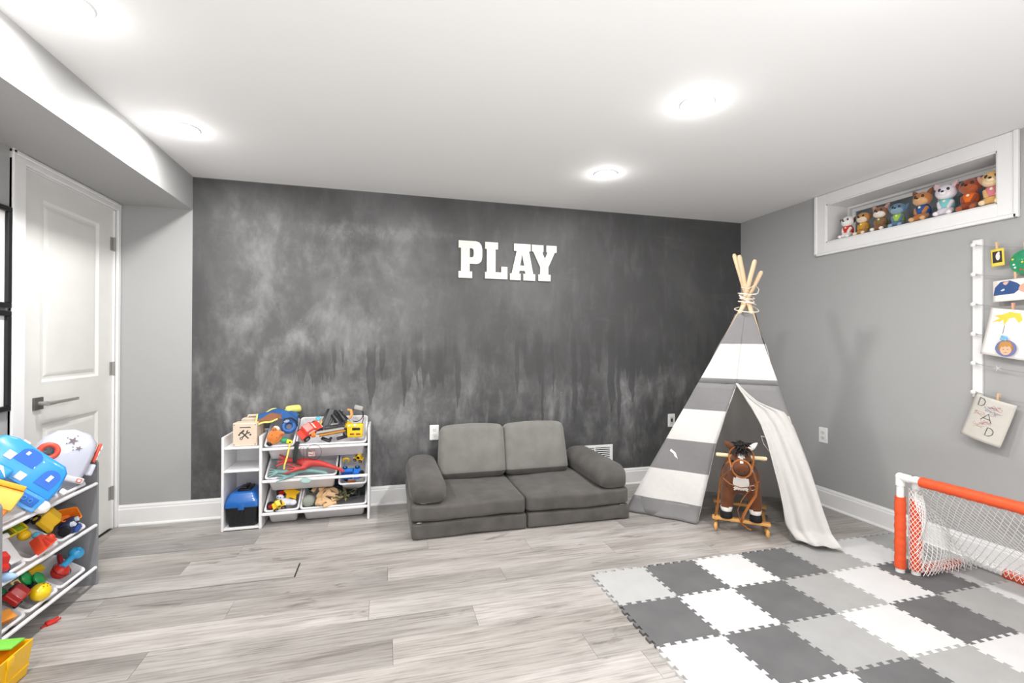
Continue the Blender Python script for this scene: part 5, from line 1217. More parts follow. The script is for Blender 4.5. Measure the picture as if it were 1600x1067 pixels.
part('roof_vent', MB().box((-0.070, 0.096, 0.0), (0.030, 0.014, 0.035), bev=0.004), pm('#d8d6d2', 0.4), cp)
part('bumper', MB().box((0.166, 0.010, 0.02), (0.028, 0.022, 0.055), bev=0.008), pm('#f1eef0', 0.35), cp)
# pale yellow box at the photo edge + orange piece
t = thing('toy_bus', 'pale yellow and orange box-shaped toy at the left photo edge, top row', 'toy', M=facing((-1.420, 2.215, 0.615), (0.55, -0.8, 0.35), -32))
part('case', MB().box((0, 0, 0), (0.14, 0.075, 0.08), bev=0.008), pm('#f4c95a', 0.4), t); part('open_lid', MB().box((0.0, 0.046, 0.015), (0.13, 0.018, 0.07), bev=0.004), pm('#f0a81c', 0.4), t); part('lower_panel', MB().box((0.01, -0.055, 0.01), (0.10, 0.045, 0.05), bev=0.006), ORG, t)
single('toy_flag', MB().box((0, 0, 0), (0.10, 0.014, 0.03), bev=0.003), DBL, 'dark blue toy bar half hidden under the blue camper', 'toy part', M=bi('1m', 0.05, 0.04, 0.02, 10, 0, 40), smooth=30)
# row 2
tx = toy_car('yellow toy taxi with a green side window in the middle row', bi('2f', 0.065, 0.140, 0.004, 30, -6, 30), pm('#efbf14', 0.3, coat=0.4), 0.145, 0.075, 0.062, hub=YEL, win=pm('#2d6a4c', 0.3))
t = thing('toy_wheel_set', 'black and yellow toy wheels behind the yellow taxi', 'toy wheels', M=bi('2f', 0.130, 0.185, 0.015, 0, 0, 20))
for x in (-0.026, 0.026): part('tyre', MB().cyl((x, -0.014, 0), (x, 0.014, 0), 0.026, seg=20), RUB, t, 40); part('hub', MB().ring((x, -0.015, 0), 0.011, 0.004, rot=(PI/2, 0, 0), seg=14), YEL, t, 60)
part('axle', MB().cyl((-0.03, 0, 0), (0.03, 0, 0), 0.005, seg=8), BLACK, t)
t = thing('toy_tipper', 'orange toy tipper bucket at the door end of the middle row', 'toy tipper', M=bi('2f', 0.150, 0.085, 0.016, 18, -12, -30))
part('bucket', MB().loops([rrect(0.060, 0.050, 0.008, -0.022), rrect(0.085, 0.066, 0.010, 0.026), rrect(0.076, 0.058, 0.008, 0.026), rrect(0.052, 0.042, 0.006, -0.016)]), ORG, t, 40)
part('arm', MB().box((-0.046, 0.0, -0.01), (0.022, 0.040, 0.020), bev=0.004), REDP, t)
for s in (-1, 1): part('wheel', MB().cyl((-0.01, s*0.030, -0.026), (-0.01, s*0.040, -0.026), 0.016, seg=16), RUB, t, 40)
t = thing('toy_jeep', 'dark blue toy jeep with two round white headlamps, nose up', 'toy jeep', M=bi('2f', 0.115, 0.045, 0.006, 40, 0, 14))
part('body', MB().box((0, 0, 0), (0.080, 0.060, 0.045), bev=0.008), DBL, t); part('nose', MB().box((0.0, -0.024, 0.026), (0.055, 0.020, 0.014), bev=0.004), pm('#31519a', 0.35), t)
for s in (-1, 1): part('headlamp', MB().cyl((s*0.026, 0.012, 0.020), (s*0.026, 0.012, 0.032), 0.0115, seg=16), pm('#d5dce6', 0.25), t); part('wheel', MB().cyl((s*0.043, 0, 0), (s*0.056, 0, 0), 0.022, seg=16), RUB, t, 40)
part('grille', MB().prism([(-0.010, -0.006), (0.010, -0.006), (0.0, 0.012)], 0.022, 0.026), WPL, t, 0)
single('toy_case', MB().box((0, 0, 0), (0.06, 0.10, 0.02), bev=0.005), pm('#1e1c20', 0.5), 'black flat toy at the back beside the taxi', 'toy', M=bi('2f', 0.022, 0.215, 0.0, 0, 10, 0), smooth=30)
t = thing('toy_palette', 'yellow toy tray with red, green and olive windows in the middle row', 'toy tray', M=bi('2m', 0.055, 0.150, 0.028, 14, -8, -6))
mb = MB(); mb.bb(-0.078, 0.078, -0.026, -0.020, -0.006, 0.008).bb(-0.078, 0.078, 0.020, 0.026, -0.006, 0.008)
for x in (-0.078, -0.027, 0.024, 0.072): mb.bb(x, x+0.006, -0.026, 0.026, -0.006, 0.008)
part('tray_frame', mb, pm('#e8ce2b', 0.35), t, 0)
for x, c in ((-0.050, '#b5452a'), (0.0, '#5c6b34'), (0.050, '#8fae22')): part('tray_cell', MB().bb(x-0.021, x+0.021, -0.020, 0.020, -0.006, 0.001), pm(c, 0.4), t, 0)
single('toy_ball', MB().ball((0, 0, 0), (0.026, 0.022, 0.02)), YEL, 'yellow toy ball beside the yellow tray', 'ball', M=bi('2m', 0.120, 0.110, 0.010), smooth=80)
t = thing('toy_wedge', 'bright orange wedge toy with ribbed pockets at the bin lip', 'toy wedge', M=bi('2m', 0.100, 0.030, 0.020, 20, 0, 8))
part('wedge', MB().prism([(-0.050, -0.026), (0.050, -0.026), (0.010, 0.036), (-0.014, 0.036)], -0.018, 0.018), REDO, t, 0)
for s in (-1, 1): part('pocket', MB().prism([(s*0.004, -0.020), (s*0.030, -0.020), (s*0.012, 0.014), (s*0.004, 0.014)], 0.017, 0.020), pm('#b9301d', 0.45), t, 0)
single('toy_ball', MB().ball((0, 0, 0), (0.020, 0.020, 0.014)), pm('#5db4dc', 0.35), 'light blue toy ball behind the orange wedge', 'ball', M=bi('2m', 0.120, 0.068, 0.030), smooth=80)
single('toy_ball', MB().ball((0, 0, 0), 0.019).cyl((0, 0, 0), (-0.03, 0.01, -0.01), 0.012, seg=12), REDO, 'round orange toy knob right of the orange wedge', 'toy', M=bi('2m', 0.155, 0.035, 0.018), smooth=60)
t = thing('white_toy_box', 'upright white box toy leaning in the near middle bin', 'toy box', M=bi('2n', 0.145, 0.075, 0.018, 25, 0, -6))
part('box_body', MB().box((0, 0, 0), (0.066, 0.105, 0.040), bev=0.006), pm('#eceaec', 0.35), t); part('box_lid', MB().box((0, 0.060, 0.004), (0.072, 0.022, 0.050), bev=0.005), pm('#f4f3f3', 0.35), t)
t = toy_car('small red and blue toy vehicle at the left photo edge', bi('2n', 0.060, 0.055, 0.008, 0, 0, 60), REDP, 0.10, 0.055, 0.06)
single('toy_cone', MB().lathe([(0.026, 0), (0.022, 0.02), (0.008, 0.06), (0.001, 0.064)]), pm('#9dbfe6', 0.35), 'pale blue toy cone below the red toy at the photo edge', 'toy cone', M=bi('2n', 0.060, 0.020, -0.01, 60, 0, 0), smooth=50)
# row 3
t = thing('toy_rattle', 'sky blue dumbbell rattle with a domed end sticking out of the bottom bin', 'rattle', M=bi('3f', 0.128, 0.070, 0.034, 4, 0, -62))
part('head', MB().ball((0.016, 0.046, 0.016), (0.031, 0.029, 0.026)), pm('#37a6de', 0.3, coat=0.3), t, 80); part('handle', MB().cyl((0.010, 0.03, 0.010), (-0.022, -0.048, 0.0), 0.012, 0.015, seg=14), pm('#37a6de', 0.3, coat=0.3), t)
for a in range(6): part('dimple', MB().cyl((0.016+0.012*math.cos(a), 0.046+0.012*math.sin(a), 0.036), (0.016+0.012*math.cos(a), 0.046+0.012*math.sin(a), 0.041), 0.0024, seg=8), pm('#1c6ba6', 0.4), t)
t = thing('red_round_toy', 'glossy red round toy with a dark seam in the far bottom bin', 'toy', M=bi('3f', 0.085, 0.065, 0.010, 10, 0, 0))
part('body', MB().ball((0, 0, 0), (0.038, 0.034, 0.030), seg=22, rings=14), REDP, t, 80); part('seam', MB().ring((0, 0, 0.010), 0.0365, 0.0018, seg=26), pm('#5e1410', 0.4), t, 60)
single('toy_bar', MB().box((0, 0, 0), (0.075, 0.018, 0.016), bev=0.005), pm('#a3242a', 0.4), 'dark red toy bar behind the blue rattle', 'toy part', M=bi('3f', 0.135, 0.105, 0.022, 0, 0, 40), smooth=30)
single('toy_wedge', MB().prism([(-0.035, 0), (0.035, 0), (0.03, 0.03), (-0.02, 0.045)], -0.01, 0.01), YEL, 'yellow toy slab at the back of the far bottom bin', 'toy part', M=bi('3f', 0.030, 0.130, 0.006, 0, 0, -20), smooth=0)
single('toy_leaf_green', MB().ball((0, 0, 0), (0.022, 0.030, 0.016)), GRN, 'dark green toy ball at the back of the far bottom bin', 'ball', M=bi('3f', 0.025, 0.190, 0.006), smooth=80).name = 'toy_ball'
t = thing('yellow_egg_toy', 'smooth yellow egg toy with small round holes in the bottom bin', 'toy egg', M=bi('3m', 0.098, 0.035, 0.022, 24, 0, 0))
part('egg', MB().ball((0, 0, 0), (0.040, 0.036, 0.032), seg=24, rings=16), pm('#f2cd12', 0.3, coat=0.3), t, 80)
for (x, y) in ((0, 0), (0.012, 0.006), (-0.012, 0.006), (0.006, -0.012), (-0.006, -0.012), (0.0, 0.016), (0.018, -0.006)): part('hole', MB().cyl((x, y+0.006, 0.026), (x, y+0.006, 0.0325-0.25*(abs(x)+abs(y))*0.4), 0.0024, seg=8), pm('#8d6d08', 0.6), t)
toy_car('red toy race car with grey hubs in the bottom bin', bi('3m', 0.030, 0.090, 0.004, 16, 8, 10), pm('#b3201d', 0.3, coat=0.4), 0.125, 0.06, 0.050, hub=GPL)
for (u, v, lb) in ((0.135, 0.120, 'green disc-shaped toy, upper one of two in the bottom bin'), (0.160, 0.085, 'green disc-shaped toy, lower one with white trim')):
    t = thing('green_disc_toy', lb, 'toy disc', M=bi('3m', u, v, 0.026, 30, 0, 20))
    part('disc', MB().lathe([(0.001, 0.012), (0.022, 0.010), (0.032, 0.002), (0.030, -0.006), (0.001, -0.008)]), pm('#219c4f', 0.35, coat=0.3), t, 60); part('stem', MB().cyl((0, 0, -0.006), (0, 0, -0.022), 0.012, seg=12), pm('#1c7a40', 0.4), t)
t = thing('picture_tile', 'small wooden tile with a round printed picture', 'toy tile', M=bi('3m', 0.085, 0.125, 0.024, 20, 0, -8))
part('tile', MB().box((0, 0, 0), (0.036, 0.034, 0.006), bev=0.001), pm('#e8d39c', 0.5), t); part('tile_print', MB().cyl((0, 0, 0.003), (0, 0, 0.0038), 0.011, seg=16), pm('#6c3b2a', 0.5), t)
single('toy_ball', MB().ball((0, 0, 0), (0.036, 0.028, 0.014)), pm('#1c7d42', 0.4), 'flattened green toy at the left of the red race car', 'ball', M=bi('3m', 0.010, 0.140, 0.016), smooth=80)
t = thing('toy_wheel_set', 'black toy wheel with a pale hub behind the yellow egg', 'toy wheels', M=bi('3m', 0.130, 0.080, 0.006, 20, 0, 30)); part('tyre', MB().cyl((0, -0.012, 0), (0, 0.012, 0), 0.022, seg=18), RUB, t, 40); part('hub', MB().cyl((0, -0.014, 0), (0, -0.011, 0), 0.013, seg=14), GPL, t)
single('toy_bar', MB().box((0, 0, 0), (0.018, 0.050, 0.018), bev=0.005), REDO, 'orange toy bar right of the yellow egg', 'toy part', M=bi('3m', 0.150, 0.050, 0.010, 10, 0, -10), smooth=30)
for (u, v, s, a, lb) in ((0.075, 0.075, 0.085, 20, 'orange toy block, larger one in the near bottom bin'), (0.115, 0.045, 0.060, -15, 'orange toy block, smaller one in the near bottom bin')):
    single('toy_block', MB().prism([(-s/2, -s*0.35), (s/2, -s*0.35), (s*0.42, s*0.35), (-s*0.30, s*0.35)], -0.014, 0.014), pm('#ee9a3a', 0.4), lb, 'toy block', M=bi('3n', u, v, 0.006, 12, 0, a), smooth=0)
single('small_card', MB().box((0, 0, 0), (0.045, 0.0015, 0.030)), pm('#a9aaae', 0.5), 'small grey card standing at the back of the far bottom bin', 'card', M=BB['3f'] @ T(0.155, 0.175, 0.016) @ Rm(0.6, 0, 0.3), smooth=0)
# red piece on the floor
t = thing('red_toy_seat', 'small red plastic toy piece lying alone on the floor by the rack', 'toy part', (-1.368, 2.438, 0), (0, 0, 0.9))
t.scale = (0.6, 0.75, 0.75)
part('plate', MB().box((0, 0, 0.010), (0.055, 0.034, 0.016), rot=(0.15, 0, 0), bev=0.004), REDP, t)
for s in (-1, 1): part('prong', MB().box((0.036, s*0.013, 0.014), (0.030, 0.008, 0.010), rot=(0, -0.25, 0), bev=0.002), REDP, t)
part('tail', MB().box((-0.040, -0.004, 0.005), (0.034, 0.012, 0.008), bev=0.002), REDP, t)
# yellow crate with green lid, near the camera at the left edge
yc = thing('yellow_toy_crate', 'yellow plastic toy crate with a green lid, on the floor at the lower left', 'toy crate', (-1.40, 1.87, 0))
YC = pm('#eeb90a', 0.38, coat=0.2); GC = pm('#79c84a', 0.4)
Ls = [[(x*k+0.0, y*k2, z) for x, y in ((-0.165, -0.24), (0.165, -0.24), (0.165, 0.24), (-0.165, 0.24))] for z, k, k2 in ((0.001, 0.93, 0.94), (0.118, 1.0, 1.0), (0.118, 0.965, 0.975), (0.006, 0.90, 0.92))]
part('crate_shell', MB().loops(Ls), YC, yc, 0)
for y in (-0.16, -0.02, 0.12): part('rib', MB().box((0.160, y, 0.060), (0.006, 0.006, 0.110), rot=(0, 0.09, 0)), YC, yc, 0)
part('rib', MB().box((0.1565, 0, 0.034), (0.006, 0.46, 0.005)), YC, yc, 0)
part('divider', MB().bb(0.095, 0.100, -0.23, 0.235, 0.01, 0.112), pm('#f2a414', 0.4), yc, 0)
part('clip', MB().box((0.166, 0.13, 0.100), (0.006, 0.030, 0.034), bev=0.002), YC, yc)
part('green_lid', MB().box((-0.01, 0.215, 0.127), (0.310, 0.060, 0.008), rot=(0.03, 0, -0.10), bev=0.003), GC, yc, 30, 'green lid resting across the far end')
part('green_lid', MB().box((-0.01, -0.06, 0.124), (0.150, 0.075, 0.010), bev=0.003), GC, yc, 30, 'smaller green lid')
part('lid_hole', MB().cyl((0.06, 0.208, 0.128), (0.06, 0.208, 0.1335), 0.014, seg=16), pm('#2f6b2c', 0.5), yc)

# ================================================================ PLUSH PUPPIES ON THE WINDOW LEDGE
def plush(label, x, y, s, coat, face, ear, vest, turn, earup, head_r=0.040, belly=None):
    t = thing('plush_puppy', label, 'plush toy', (x, y, WZ0+0.0085), (0, 0, turn), 'plush puppies on the window ledge')   # faces local +x
    c = pm(coat, 0.9, var=0.05, vs=60, sheen=0.4); f = pm(face, 0.9, sheen=0.4); e = pm(ear, 0.9, sheen=0.4); vm = pm(vest, 0.85, var=0.05, vs=40)
    vs = [((0, 0, 0.034), 0.030), ((0, 0, 0.062), 0.028), ((0.002, 0, 0.090), 0.022),
          ((0.026, 0.022, 0.020), 0.015), ((0.046, 0.026, 0.013), 0.013), ((0.026, -0.022, 0.020), 0.015), ((0.046, -0.026, 0.013), 0.013),
          ((0.020, 0.026, 0.070), 0.011), ((0.034, 0.016, 0.038), 0.010), ((0.020, -0.026, 0.070), 0.011), ((0.034, -0.016, 0.038), 0.010)]
    vs = [((p[0]*s, p[1]*s, p[2]*s), r*s) for p, r in vs]
    skin_body(vs, [(0, 1), (1, 2), (0, 3), (3, 4), (0, 5), (5, 6), (1, 7), (7, 8), (1, 9), (9, 10)], 0, 'body', [c], t, 2)
    hz = 0.128*s; r = head_r*s
    hd_ = part('head', MB().ball((0.004*s, 0, hz), (r*0.95, r*1.14, r*0.98), seg=20, rings=14), c, t, 80)
    part('face_patch', MB().ball((0.016*s, 0, hz-0.012*s), (r*0.80, r*0.92, r*0.66), seg=18, rings=12), f, hd_, 80)
    part('muzzle', MB().ball((0.038*s, 0, hz-0.010*s), (0.018*s, 0.020*s, 0.014*s), seg=14, rings=10), f, hd_, 80)
    part('nose', MB().ball((0.055*s, 0, hz-0.002*s), (0.005*s, 0.007*s, 0.005*s), seg=10, rings=8), BLACK, hd_, 80)
    for q in (-1, 1):
        part('eye', MB().ball((0.035*s, q*0.017*s, hz+0.010*s), (0.006*s, 0.0075*s, 0.0095*s), seg=12, rings=8), pm('#2b2523', 0.15), hd_, 80)
        if earup: part('ear', MB().lathe([(0.014*s, 0), (0.015*s, 0.012*s), (0.009*s, 0.028*s), (0.001, 0.040*s)], (0.0, q*0.030*s, hz+0.022*s), (-q*0.45, 0, 0), seg=10), e, t, 60)
        else: part('ear', MB().ball((-0.002*s, q*0.044*s, hz+0.004*s), (0.013*s, 0.011*s, 0.028*s), (q*-0.45, 0, 0), seg=12, rings=8), e, t, 80)
        part('paw', MB().ball((0.056*s, q*0.027*s, 0.012*s), (0.014*s, 0.013*s, 0.012*s), seg=12, rings=8), f, t, 80)
    part('vest', MB().lathe([(0.024*s, 0.094*s), (0.0335*s, 0.080*s), (0.0365*s, 0.060*s), (0.0355*s, 0.044*s), (0.030*s, 0.042*s)], (0, 0, 0), None, seg=18), vm, t, 60)
    part('collar_button', MB().ball((0.033*s, 0, 0.078*s), (0.004*s, 0.007*s, 0.007*s), seg=10, rings=8), pm('#e9e2c9', 0.4), t, 80)
    return t
PY = PI  # facing the room
plush('small white plush puppy in a red vest, leftmost on the window ledge', 3.222, 2.625, 0.95, '#ece8e6', '#f4f1ee', '#3a2f30', '#cf3a26', PY+0.15, False)
plush('tan and brown plush puppy in a mustard vest, second from the left', 3.232, 2.518, 0.95, '#b98545', '#ead9bf', '#7a5130', '#cf9a1f', PY+0.1, False)
plush('brown and white plush puppy in an olive vest, pointed ears', 3.232, 2.400, 1.0, '#8a5a3c', '#efe6dc', '#b98f80', '#7c6a33', PY+0.2, True)
plush('blue grey plush puppy in a lime green vest', 3.235, 2.293, 0.95, '#5b7f9b', '#8ba6bb', '#5b7f9b', '#9fc24b', PY+0.3, False)
plush('tan shepherd-like plush puppy in a navy vest, upright ears', 3.225, 2.140, 1.10, '#b5733b', '#d9a878', '#7b4827', '#24508f', PY+0.1, True)
plush('pale lilac plush puppy in a turquoise vest', 3.228, 2.015, 1.12, '#dcd4de', '#efe9ee', '#d9b6bb', '#7cc3c4', PY+0.25, True)
plush('rust brown plush puppy in an orange vest', 3.235, 1.900, 1.12, '#8e3d1c', '#a9552a', '#7a3217', '#dd6a1c', PY+0.2, False)
plush('golden plush puppy in a pink vest, rightmost on the window ledge', 3.228, 1.790, 1.15, '#dcae6b', '#f0d6ac', '#d89a8a', '#d9848e', PY+0.25, False)

# ================================================================ PEG RAIL WITH LINES, CARDS AND DRAWINGS
PGY = 1.824
PEGZ = [1.754, 1.592, 1.428, 1.264, 1.103, 0.945]
def rail(yc, lbl, tilt):
    t = thing('peg_rail', lbl, 'peg rail', (RX, yc, 1.350))
    part('board', MB().bb(-0.016, -0.0003, -0.022, 0.022, -0.435, 0.435, 0.002), WHITE, t, 0)
    for z in PEGZ: part('peg', MB().lathe([(0.006, 0), (0.005, 0.022), (0.0105, 0.027), (0.0125, 0.033), (0.009, 0.038), (0.001, 0.039)], (-0.016, 0, z-1.350), (0, -PI/2, 0), seg=16), WHITE, t, 50)
    return t
rail(PGY, 'upright white wooden strip with six round pegs on the grey right wall', 0)
rail(0.944, 'second upright white peg strip, further along the right wall', 0)
SAG = [0.070, 0.055, 0.050, 0.045, 0.055, 0.05]
LXX = RX-0.034
def line_z(i, y):
    t = (PGY-y)/0.88; return PEGZ[i]-4*SAG[i]*t*(1-t)
TW_ = pm('#9a978f', 0.8)
lbs = ['top', 'second', 'third', 'fourth', 'fifth', 'lowest']
for i in range(6):
    single('twine_line', MB().tube([(LXX, PGY-0.88*k/24, line_z(i, PGY-0.88*k/24)) for k in range(25)], 0.0016, seg=5),
           TW_, '%s grey twine line strung from the white peg strip' % lbs[i], 'twine', group='twine lines on the peg strip', smooth=60)
CP = pm('#d9b897', 0.55)
def clothespin(y, z, lbl, mt=None, ang=0.0):
    t = thing('clothes_peg', lbl, 'clothes peg', (LXX, y, z), (ang, 0, 0), 'clothes pegs on the twine')
    for s in (-1, 1): part('peg_half', MB().box((s*0.004, 0, 0.002), (0.0045, 0.009, 0.046), rot=(0, s*0.10, 0), bev=0.001), mt or CP, t, 30)
    part('spring', MB().ring((0, 0, 0.004), 0.0055, 0.0014, rot=(PI/2, 0, 0), seg=10), SILV, t, 60)
    return t
def sheet(name, label, cat, y, z, w_, h_, ang, col, bend=0.006, x=None, prints=(), edge=None):
    """paper hanging flat against the wall side: local +u to the right in view (-y), v up, origin at top centre"""
    t = thing(name, label, cat, ((x if x is not None else LXX-0.003), y, z), (ang, 0, 0))
    def fn(u, v): 
        yy = (0.5-u)*w_; zz = -(1-v)*h_; return V((-bend*math.sin(PI*u)-bend*(1-v)**2+0.0, yy, zz))
    o = part('paper', MB().grid(fn, 12, 12), pm(col, 0.7, var=0.02, vs=20), t, 'keep'); add_mod(o, 'SOLIDIFY', thickness=0.0008)
    for (nm, poly, c) in prints:      # poly in (u, v) fractions
        bm = bmesh.new(); vs = []
        for (u, v) in poly:
            p = fn(u, v); p.x -= 0.0009; vs.append(bm.verts.new(p))
        f = bm.faces.new(vs); bmesh.ops.triangulate(bm, faces=[f]); mb = MB(); mb.bm.free(); mb.bm = bm
        mt = pm(c, 0.6); o = bpy.data.objects.new(nm, mesh_of(nm, mb, mt, 0)); COL.objects.link(o); o.parent = t; add_mod(o, 'SOLIDIFY', thickness=0.0004, offset=0)
    return t
def ell(cx, cy, rx, ry, n=20, a0=0, a1=2*PI): return [(cx+rx*math.cos(a0+(a1-a0)*i/n), cy+ry*math.sin(a0+(a1-a0)*i/n)) for i in range(n)]
sheet('instant_photo', 'small yellow bordered photo pegged to the top line', 'photo', 1.725, line_z(0, 1.725)-0.012, 0.056, 0.092, -0.05, '#e7cf4e', 0.002,
      prints=(('photo_ground', [(0.15, 0.2), (0.85, 0.2), (0.85, 0.86), (0.15, 0.86)], '#2a2522'), ('pale_figure', ell(0.55, 0.55, 0.16, 0.22), '#e4dfd6'), ('pale_figure', ell(0.62, 0.74, 0.09, 0.08), '#e4dfd6')))
clothespin(1.726, line_z(0, 1.726), 'clothes peg holding the small yellow bordered photo')
sheet('round_ornament', 'round green decorated paper shape hanging at the right photo edge', 'paper ornament', 1.610, line_z(0, 1.61)-0.012, 0.002, 0.002, 0, '#1f8a5d', 0)
orn = [o for o in bpy.data.objects if o.name.startswith('round_ornament')][0]
part('disc', MB().cyl((-0.002, 0, -0.062), (0.0, 0, -0.062), 0.062, seg=40), pm('#1d8b5c', 0.6, var=0.15, vs=60), orn, 0)
for i in range(14):
    a = i*2.4; r_0 = 0.012+0.042*((i*0.37) % 1)
    part('dot_print', MB().cyl((-0.0035, r_0*math.cos(a), -0.062+r_0*math.sin(a)), (-0.002, r_0*math.cos(a), -0.062+r_0*math.sin(a)), 0.005, seg=10), pm(['#e7c93c', '#d8f0e6', '#c9452c', '#54c79b'][i % 4], 0.6), orn, 0)
part('center_print', MB().cyl((-0.0038, -0.024, -0.075), (-0.002, -0.024, -0.075), 0.026, seg=20), pm('#9c5a3c', 0.6), orn, 0)
clothespin(1.612, line_z(0, 1.612), 'clothes peg holding the round green ornament')
sheet('photo_print', 'wide printed photo with a dark blue patch, pegged to the second line', 'photo', 1.640, line_z(1, 1.64)-0.010, 0.205, 0.112, -0.02, '#ece7e0', 0.005,
      prints=(('photo_ground', [(0.01, 0.28), (0.99, 0.30), (0.99, 0.97), (0.01, 0.97)], '#d9cfc8'), ('blue_cloth', [(0.01, 0.30), (0.44, 0.33), (0.60, 0.6), (0.50, 0.80), (0.36, 0.95), (0.16, 0.92), (0.02, 0.62)], '#2f4f86'),
              ('skin_tone', ell(0.70, 0.55, 0.18, 0.22), '#dba894'), ('skin_tone', ell(0.30, 0.80, 0.10, 0.12), '#dcb3a2'), ('blue_pattern', ell(0.20, 0.55, 0.05, 0.07), '#c9d4e6')))
clothespin(1.650, line_z(1, 1.650), 'clothes peg holding the wide printed photo')
sheet('childs_card', 'large white card with a yellow drawn shape, pegged to the third line', 'drawing', 1.652, line_z(2, 1.652)-0.010, 0.200, 0.250, 0.17, '#f0ebe7', 0.010,
      prints=(('yellow_drawing', [(0.10, 0.70), (0.26, 0.80), (0.12, 0.84), (0.30, 0.88), (0.45, 0.95), (0.66, 0.93), (0.72, 0.80), (0.66, 0.74), (0.56, 0.84), (0.46, 0.82), (0.38, 0.66), (0.34, 0.78), (0.24, 0.70), (0.26, 0.74)], '#ecd04b'),
              ('ink_thread', [(0.39, 0.66), (0.40, 0.66), (0.40, 0.48), (0.39, 0.48)], '#5a5650'), ('card_rim', [(0.0, 0.995), (1, 0.995), (1, 0.975), (0.0, 0.975)], '#e0a893')))
clothespin(1.660, line_z(2, 1.660), 'clothes peg at the top edge of the large white card', pm('#e0a98f', 0.55))
sheet('round_portrait', 'round paper portrait of a person with light brown hair, on the fourth line', 'photo', 1.674, line_z(3, 1.674)-0.006, 0.002, 0.002, 0, '#e8e2dc', 0)
prt = [o for o in bpy.data.objects if o.name.startswith('round_portrait')][0]; prt.location.x = LXX-0.030
part('portrait_disc', MB().cyl((-0.002, 0, -0.046), (0.0, 0, -0.046), 0.043, seg=36), pm('#6f78a8', 0.6), prt, 0)
def disc_poly(nm, pts, c, k): part(nm, MB().loops([[(-0.002-0.0004*k, -x, z-0.046) for x, z in pts], [(-0.0024-0.0004*k, -x, z-0.046) for x, z in pts]]), pm(c, 0.6), prt, 0)
disc_poly('hair_print', ell(0, 0.004, 0.031, 0.036), '#b07b45', 0); disc_poly('face_print', ell(0, -0.008, 0.023, 0.027), '#e6b899', 1)
disc_poly('fringe_print', [(-0.027, 0.006), (-0.020, 0.030), (0.0, 0.037), (0.020, 0.030), (0.027, 0.006), (0.014, 0.012), (0.006, 0.006), (-0.002, 0.012), (-0.010, 0.005), (-0.018, 0.010)], '#c39052', 2)
for s in (-1, 1): disc_poly('eye_print', ell(s*0.009, -0.006, 0.003, 0.002, 8), '#4a4038', 2)
disc_poly('mouth_print', [(-0.009, -0.019), (0.0, -0.023), (0.009, -0.019), (0.0, -0.0195)], '#b65a4e', 2)
bf = thing('paper_clip_toy', 'light blue flower-shaped clip above the round portrait', 'clip', (LXX-0.034, 1.680, line_z(3, 1.68)), (0.3, 0, 0))
for a in range(4): part('petal', MB().ball((0, 0.009*math.cos(a*PI/2+0.8), 0.009*math.sin(a*PI/2+0.8)), (0.003, 0.0085, 0.0075)), pm('#7fb8dd', 0.5), bf, 80)
clothespin(1.660, line_z(3, 1.660), 'small tan clothes peg beside the blue flower clip')
sn = thing('plastic_charm', 'small pale star-like charm on the fifth line', 'charm', (LXX-0.004, 1.722, line_z(4, 1.722)))
for a in range(5): part('spike', MB().cyl((0, 0, 0), (0, 0.020*math.cos(a*1.257), 0.016*math.sin(a*1.257)), 0.003, 0.001, seg=6), pm('#c9cac9', 0.3), sn, 40)
# the DAD drawing
dd = thing('childs_drawing', 'crayon drawing on grey paper reading DAD, hanging below the peg strip', 'drawing', (LXX-0.004, 1.730, 0.915), (0.262, 0, 0))
def dfn(u, v): return V((-0.012*math.sin(PI*u)-0.016*(1-v)**2, (0.5-u)*0.182, -(1-v)*0.238))
o = part('paper', MB().grid(dfn, 12, 14), pm('#c9c5bd', 0.75, var=0.04, vs=14), dd, 'keep'); add_mod(o, 'SOLIDIFY', thickness=0.0008)
def stroke(name, pts, r, c):
    P = [dfn(u, v)+V((-0.0012, 0, 0)) for u, v in pts]
    part(name, MB().tube(P, r, seg=5), pm(c, 0.7), dd, 60)
def Dl(cx, cy, s): return [(cx-0.07*s, cy+0.09*s), (cx-0.07*s, cy-0.09*s), (cx+0.02*s, cy-0.085*s), (cx+0.08*s, cy-0.04*s), (cx+0.085*s, cy+0.03*s), (cx+0.03*s, cy+0.08*s), (cx-0.07*s, cy+0.09*s)]
INKP = '#4c4a47'
stroke('letter_d', Dl(0.24, 0.86, 1.0), 0.0017, INKP); stroke('letter_a', [(0.36, 0.48), (0.50, 0.64), (0.62, 0.46)], 0.0017, INKP); stroke('letter_a_bar', [(0.40, 0.53), (0.58, 0.52)], 0.0017, INKP); stroke('letter_d', Dl(0.66, 0.26, 1.0), 0.0017, INKP)
rq = random.Random(5)
for c, (u0, v0) in (('#b5504f', (0.62, 0.80)), ('#7d74a8', (0.50, 0.74)), ('#c07f6a', (0.30, 0.60)), ('#8f86a0', (0.66, 0.66)), ('#c9a58e', (0.36, 0.34)), ('#b46a78', (0.48, 0.42))):
    stroke('scribble', [(min(0.97, max(0.03, u0+rq.uniform(-0.16, 0.16))), v0+rq.uniform(-0.06, 0.06)) for _ in range(12)], 0.0006, c)
clothespin(1.722, 0.922, 'clothes peg holding the crayon drawing', None, 0.2)

